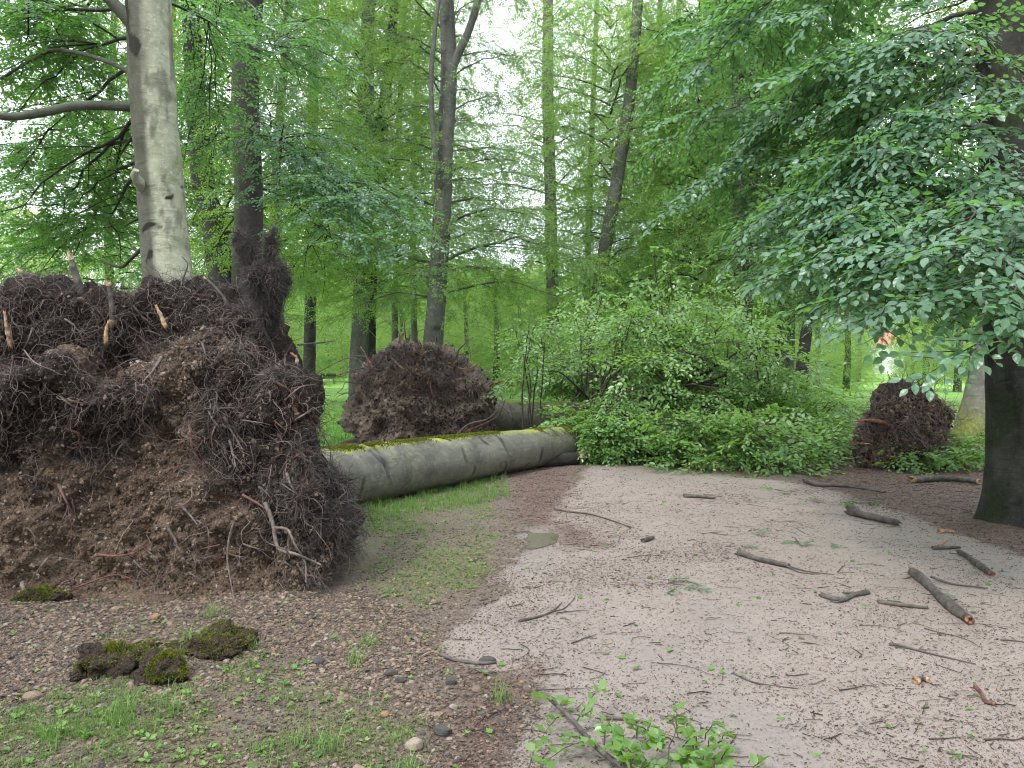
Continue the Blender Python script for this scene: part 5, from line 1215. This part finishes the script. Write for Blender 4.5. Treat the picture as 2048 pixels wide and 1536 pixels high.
for q, p in enumerate(P):
    a = rn.normal(.2, .7); L = rn.uniform(.10, .40); pts = wander([p[0], p[1], 0], [math.cos(a), math.sin(a), 0], L, 4, rn, .28); pts[:, 2] = gz(pts) + .006
    mb = MB(); add_tube(mb, pts, np.linspace(1, .35, 5) * rn.uniform(.0015, .0045), 20, 6, .15, q)
    if q % 3 == 0:
        w2 = wander(pts[2], pts[3] - pts[2] + rn.normal(0, .06, 3), L * .4, 3, rn, .3); w2[:, 2] = gz(w2) + .006; add_tube(mb, w2, np.linspace(1, .4, 4) * .003, 10, 5, .1)
    tag(mb.build('twig', M['twig'], loc=pts[0]), 'thin dark twig lying among others on the gravel', 'twig', 'thin twigs strewn over the path')
# leafy sprigs
def sprig(label, px, py, n, seed, mat='leaf_near', size=1.0, yaw0=None, spread=.12, zoff=.03, name='leafy_sprig'):
    rn_ = np.random.RandomState(seed); g0 = gnd(px, py); g0[2] = float(gz(g0)[0]); root = empty(name, g0, label, 'leafy twig')
    pos = g0 + np.column_stack([rn_.normal(0, spread, n), rn_.normal(0, spread * 1.3, n), rn_.uniform(.3, 1, n) * zoff]); lf = MB()
    yaw = rn_.uniform(0, 6.3, n) if yaw0 is None else rn_.normal(yaw0, .5, n)
    place_sprays(lf, 'near', pos, yaw, rn_.uniform(-.1, .3, n), rn_.normal(0, .4, n), np.full(n, .5 * size), seed)
    lf.build('leaves', [M[mat], M['twig']], root, smooth=False)
    mb = MB(); add_tube(mb, [g0 + [0, 0, .015], pos.mean(0), pos[0]], [.006, .005, .003], 14, 6, .1); mb.build('stem', M['twig'], root)
sprig('green sprig of beech leaves alone in the middle of the path', 1345, 1170, 3, 1, size=.75, spread=.05)
sprig('flat spread of beech leaves on the path behind the grey stick', 1590, 1078, 4, 2, size=.7, spread=.14)
sprig('bright green fern-like sprig at the edge of the leaf litter', 1700, 1006, 5, 3, 'leaf_mid', .8, spread=.18)
sprig('small sprig of leaves beside the thickest broken branch', 1908, 1203, 2, 4, 'leaf_near', .5, spread=.03)
sprig('leaf pair near the left tip of the grey stick', 1483, 1094, 1, 5, 'leaf_mid', .5, spread=.02)
sprig('low green sprig just in front of the fallen crown', 1555, 982, 2, 6, 'leaf_mid', .7, spread=.12)
# leafy branch in the immediate foreground
rn = np.random.RandomState(8)
g0 = gnd(1105, 1425); fbr = empty('leafy_branch', g0, 'leafy beech branch with a pale broken tip lying in the immediate foreground', 'branch')
stem = [gnd(1100, 1420) + [0, 0, .05], gnd(1140, 1462) + [0, 0, .06], gnd(1185, 1510) + [0, 0, .05], gnd(1250, 1560) + [0, 0, .05], gnd(1400, 1620) + [0, 0, .05]]
mb = MB(); add_tube(mb, stem, [.009, .011, .012, .013, .014], 60, 10, .08, 1, 0, True, 1, jag=1.5); mb.build('stem', [M['stick'], M['wood_pale']], fbr)
lf = MB(); tw = MB()
def mini(b, tip, n):
    """one upright shoot with alternating leaves"""
    b = np.array(b, float); tip = np.array(tip, float); t_ = np.linspace(0, 1, 6)[:, None]; p = b + (tip - b) * t_ + np.array([0, 0, 1]) * (.02 * np.sin(t_ * 3)) + rn.normal(0, .004, (6, 3))
    v, f = tubes(p[None], np.linspace(.0035, .0012, 6)[None], 5); tw.add(v, f)
    u = np.linspace(.2, 1, n); pos = np.stack([np.interp(u, t_[:, 0], p[:, i]) for i in range(3)], 1); a0 = math.atan2(*(tip - b)[[1, 0]]); s_ = np.where(np.arange(n) % 2, 1, -1)
    tv_, tf_ = leaf_template('near'); R = rotm(a0 + s_ * rn.uniform(.5, 1.3, n), rn.uniform(-.35, .75, n), rn.normal(0, .55, n)) * rn.uniform(.034, .060, n)[:, None, None]
    batch(lf, tv_, tf_, pos, R, rn.rand(n))
for q in range(64):
    px_ = rn.uniform(1200, 1450); py_ = rn.uniform(1490, 1650); b = gnd(px_, py_); b[2] = rn.uniform(.03, .10)
    mini(b, b + np.array([rn.normal(0, .05), rn.uniform(-.06, .08), rn.uniform(.02, .07)]), rn.randint(5, 8))
for (a, b, c_, d, z) in [(1150, 1470, 1200, 1395, .12), (1120, 1440, 1080, 1410, .06), (1130, 1450, 1085, 1480, .03), (1180, 1505, 1090, 1530, .02), (1150, 1470, 1180, 1440, .06), (1120, 1440, 1130, 1415, .03), (1200, 1525, 1170, 1500, .05), (1170, 1500, 1120, 1500, .02), (1260, 1560, 1300, 1480, .08), (1400, 1600, 1430, 1490, .06), (1330, 1580, 1345, 1450, .08), (1480, 1600, 1520, 1530, .02), (1060, 1560, 1075, 1500, .02), (1100, 1600, 1085, 1530, .02)]:
    g1 = gnd(a, b) + [0, 0, .05]; g2 = gnd(c_, d); g2[1] -= z * 1.6; g2 = np.array([g2[0], g2[1], z + .01]); mini(g1, g2, rn.randint(6, 9))
lf.build('leaves', M['leaf_fresh'], fbr, smooth=True); tw.build('twigs', M['twig'], fbr)
# bigger stones
def rock(label, px, py, size, seed, rv, flat=.7):
    v, f = cubesphere(seed); g_ = gnd(px, py); n = 18; th = np.linspace(0, 2 * math.pi, n, endpoint=False); ph = np.linspace(.05, math.pi - .05, 12)
    T_, P_ = np.meshgrid(th, ph); d = np.stack([np.sin(P_) * np.cos(T_), np.sin(P_) * np.sin(T_), np.cos(P_)], -1).reshape(-1, 3)
    rn_ = np.random.RandomState(seed); r = np.ones(len(d))
    for q in range(9):
        a = nrm(rn_.normal(0, 1, 3)); r = np.minimum(r, rn_.uniform(.62, .9) / np.maximum(d @ a, .05))
    v = d * r[:, None] * np.array([1, rn_.uniform(.6, .9), flat]) * size * .55; g_[2] = float(gz(g_)[0]) + size * flat * .22
    mb = MB(); mb.add(v + g_, grid_faces(12, n, True), 0, rnd=rv); tag(mb.build('stone', M['stone'], loc=g_, smooth=False), label, 'stone')
for a in [('dark grey-green stone, largest on the ground in the foreground', 886, 1462, .085, 1, 0.02), ('dark grey slab of stone at the tip of the gravel beside the path', 975, 1326, .09, 2, .05, .5), ('reddish brown blocky stone near the bottom edge, left of the leafy branch', 826, 1488, .085, 3, .97),
          ('brown round stone on the dark litter border left of the path', 955, 1386, .055, 4, .45), ('charcoal stone beside the brown round one', 903, 1370, .055, 5, .0), ('flat grey stone among the tan gravel below the root plate', 635, 1322, .07, 6, .03, .4),
          ('pale pink flat stone on the gravel bank under the root plate', 232, 1232, .075, 7, .8, .5), ('upright rusty stone above the mossy clods', 312, 1262, .06, 8, 1.0), ('big tan flat stone at the left edge of the gravel', 66, 1392, .09, 9, .7, .5),
          ('small orange stone standing alone in the lower left grass', 770, 1425, .04, 10, 1.0), ('tan stone lying on top of the mossy clod', 277, 1300, .06, 11, .65, .5), ('rust brown stone right of centre of the gravel tongue', 908, 1415, .045, 12, .96), ('brownish stone at the very bottom, left part', 718, 1533, .05, 13, .98),
          ('pale stone in the grass above the gravel tongue', 868, 1205, .045, 14, .85), ('wet dark stone under the pair of grey ones', 800, 1365, .05, 15, .02), ('grey stone in a nest of small gravel', 783, 1352, .065, 16, .1)]:
    rock(*a)
# mossy clods thrown up in front
def clod(label, px, py, rx, ry, rz, seed, mossy):
    g_ = gnd(px, py); g_[2] = float(gz(g_)[0]); root = empty('soil_clod', g_, label, 'clod of earth')
    o, v, d = blob(g_ + [0, 0, rz * .15], (rx * 1.15, ry * 1.15, rz * .95), seed, root, 'soil', 'earth', .15, 150, .5); o.name = 'earth'
    n = 5200; rn_ = np.random.RandomState(seed); k = np.where((d[:, 2] > .25) & (fbm(v * 9, 3, seed) > .25 - mossy))[0]
    if len(k):
        i = rn_.choice(k, n); p = v[i] + rn_.normal(0, .004, (n, 3)); dd = nrm(d[i] + rn_.normal(0, .5, (n, 3))); s_ = nrm(np.cross(dd, rn_.normal(0, 1, (n, 3)))) * .0016; L = rn_.uniform(.004, .013, (n, 1))
        vv = np.stack([p - s_, p + s_, p + dd * L + s_ * .5, p + dd * L - s_ * .5], 1).reshape(-1, 3); mb = MB(); mb.add(vv, np.arange(4 * n).reshape(-1, 4)); tag(mb.build('moss', M['moss'], root), kind='stuff')
clod('largest mossy clod of dark earth, left of the crack, in front of the root plate', 225, 1330, .17, .13, .075, 1, .3)
clod('green grassy clod right of the crack in front of the root plate', 415, 1305, .20, .16, .038, 2, .55)
clod('small dark clod filling the crack between the two mossy ones', 325, 1358, .09, .07, .045, 3, .25)
clod('small mossy hump at the foot of the root plate by the left edge', 85, 1205, .13, .10, .06, 4, .5)
clod('low dark crumb of earth left of the largest mossy clod', 175, 1352, .07, .06, .035, 5, .1)

# ------------------------------------------------------------------ far things
M['paint_dark'] = plain_mat('paint_dark', (0.012, 0.03, 0.02), (0.02, 0.045, 0.03), 5, .5)
def boxmb(mb, c, s, mat=0, rz=0):
    v = np.array([[x, y, z] for x in (-.5, .5) for y in (-.5, .5) for z in (-.5, .5)]) * s
    v = np.stack([v[:, 0] * math.cos(rz) - v[:, 1] * math.sin(rz), v[:, 0] * math.sin(rz) + v[:, 1] * math.cos(rz), v[:, 2]], 1) + c
    mb.add(v, np.array([[0, 1, 3, 2], [4, 6, 7, 5], [0, 4, 5, 1], [2, 3, 7, 6], [0, 2, 6, 4], [1, 5, 7, 3]]), mat)
bx, by = at(651, 0, 64)[0], 64.0
pb = empty('park_bench', (bx, by, 0), 'dark green park bench far away on the sunlit lawn', 'bench'); 
mb = MB()
for i in range(3): boxmb(mb, (bx, by - .2 + .15 * i, .45), (1.3, .12, .04))
mb.build('seat', M['paint_dark'], pb, False); mb = MB()
for i in range(3): boxmb(mb, (bx, by + .22, .60 + .12 * i), (1.3, .04, .10))
mb.build('backrest', M['paint_dark'], pb, False)
for sx in (-.55, .55):
    for sy in (-.2, .22): mb = MB(); boxmb(mb, (bx + sx, by + sy, .21), (.05, .05, .44)); mb.build('leg', M['paint_dark'], pb, False)
M['render_white'] = plain_mat('render_white', (.55, .56, .58), (.68, .68, .68), 1.5, .9)
M['roof_red'] = plain_mat('roof_red', (.32, .10, .07), (.45, .17, .12), 3, .8, stretch=(1, 1, 5))
M['pane'] = plain_mat('pane', (.03, .04, .05), (.05, .06, .07), 1, .1)
hx, hy = at(1800, 0, 138)[0], 138.0
hb = empty('house', (hx, hy, 0), 'white rendered house with red tiled roof showing far off under the right-hand leaves', 'house')
mb = MB(); boxmb(mb, (hx, hy, 2.3), (5.2, 7, 5.0)); mb.build('wall', M['render_white'], hb, False)
mb = MB(); e = 3.1; zz, zp = 4.8, 7.7
mb.add(np.array([[hx - e, hy - 4, zz], [hx + e, hy - 4, zz], [hx + e, hy + 4, zz], [hx - e, hy + 4, zz], [hx, hy - 3, zp], [hx, hy + 3, zp]]), [np.array([[0, 3, 2, 1]]), np.array([[1, 2, 5, 4], [3, 0, 4, 5]]), np.array([[0, 1, 4], [2, 3, 5]])]); roof = mb.build('roof', M['roof_red'], hb, False)
for sx in (-1.3, 1.2): mb = MB(); boxmb(mb, (hx + sx, hy - 3.52, 3.0), (.9, .08, 1.3)); mb.build('window', M['pane'], hb, False)
mb = MB(); boxmb(mb, (hx - 2.2, hy - 4.2, 2.6), (.8, .8, 5.6)); boxmb(mb, (hx - 2.2, hy - 4.2, 5.45), (1.1, 1.1, .12)); mb.build('pillar', M['render_white'], hb, False)
rp = gnd(588, 0); X_ = at(586, 0, 30)[0]
mb = MB(); add_tube(mb, [(X_, 30, 0), (X_ + .02, 30, .7), (X_ - .02, 30, 1.45)], [.13, .11, .07], 20, 10, .15, 3, 0, True, 1, 5, 2.5)
tag(mb.build('broken_trunk', [M['wood_red'], M['wood']], loc=(X_, 30, 0)), 'snapped reddish-brown young trunk on the lawn, left of the slim black trunk', 'tree stump')
# haze
mb = MB(); boxmb(mb, (60, 420, 83), (1500, 970, 170)); 
hm = bpy.data.materials.new('haze'); hm.use_nodes = True; hm.node_tree.nodes.clear(); ho = hm.node_tree.nodes.new('ShaderNodeOutputMaterial'); hv = hm.node_tree.nodes.new('ShaderNodeVolumePrincipled')
hv.inputs['Color'].default_value = (.80, .88, .97, 1); hv.inputs['Density'].default_value = .00014; hv.inputs['Anisotropy'].default_value = .2
hm.node_tree.links.new(hv.outputs[0], ho.inputs['Volume'])
HAZE = True
if HAZE: tag(mb.build('haze', hm, smooth=False), kind='stuff')
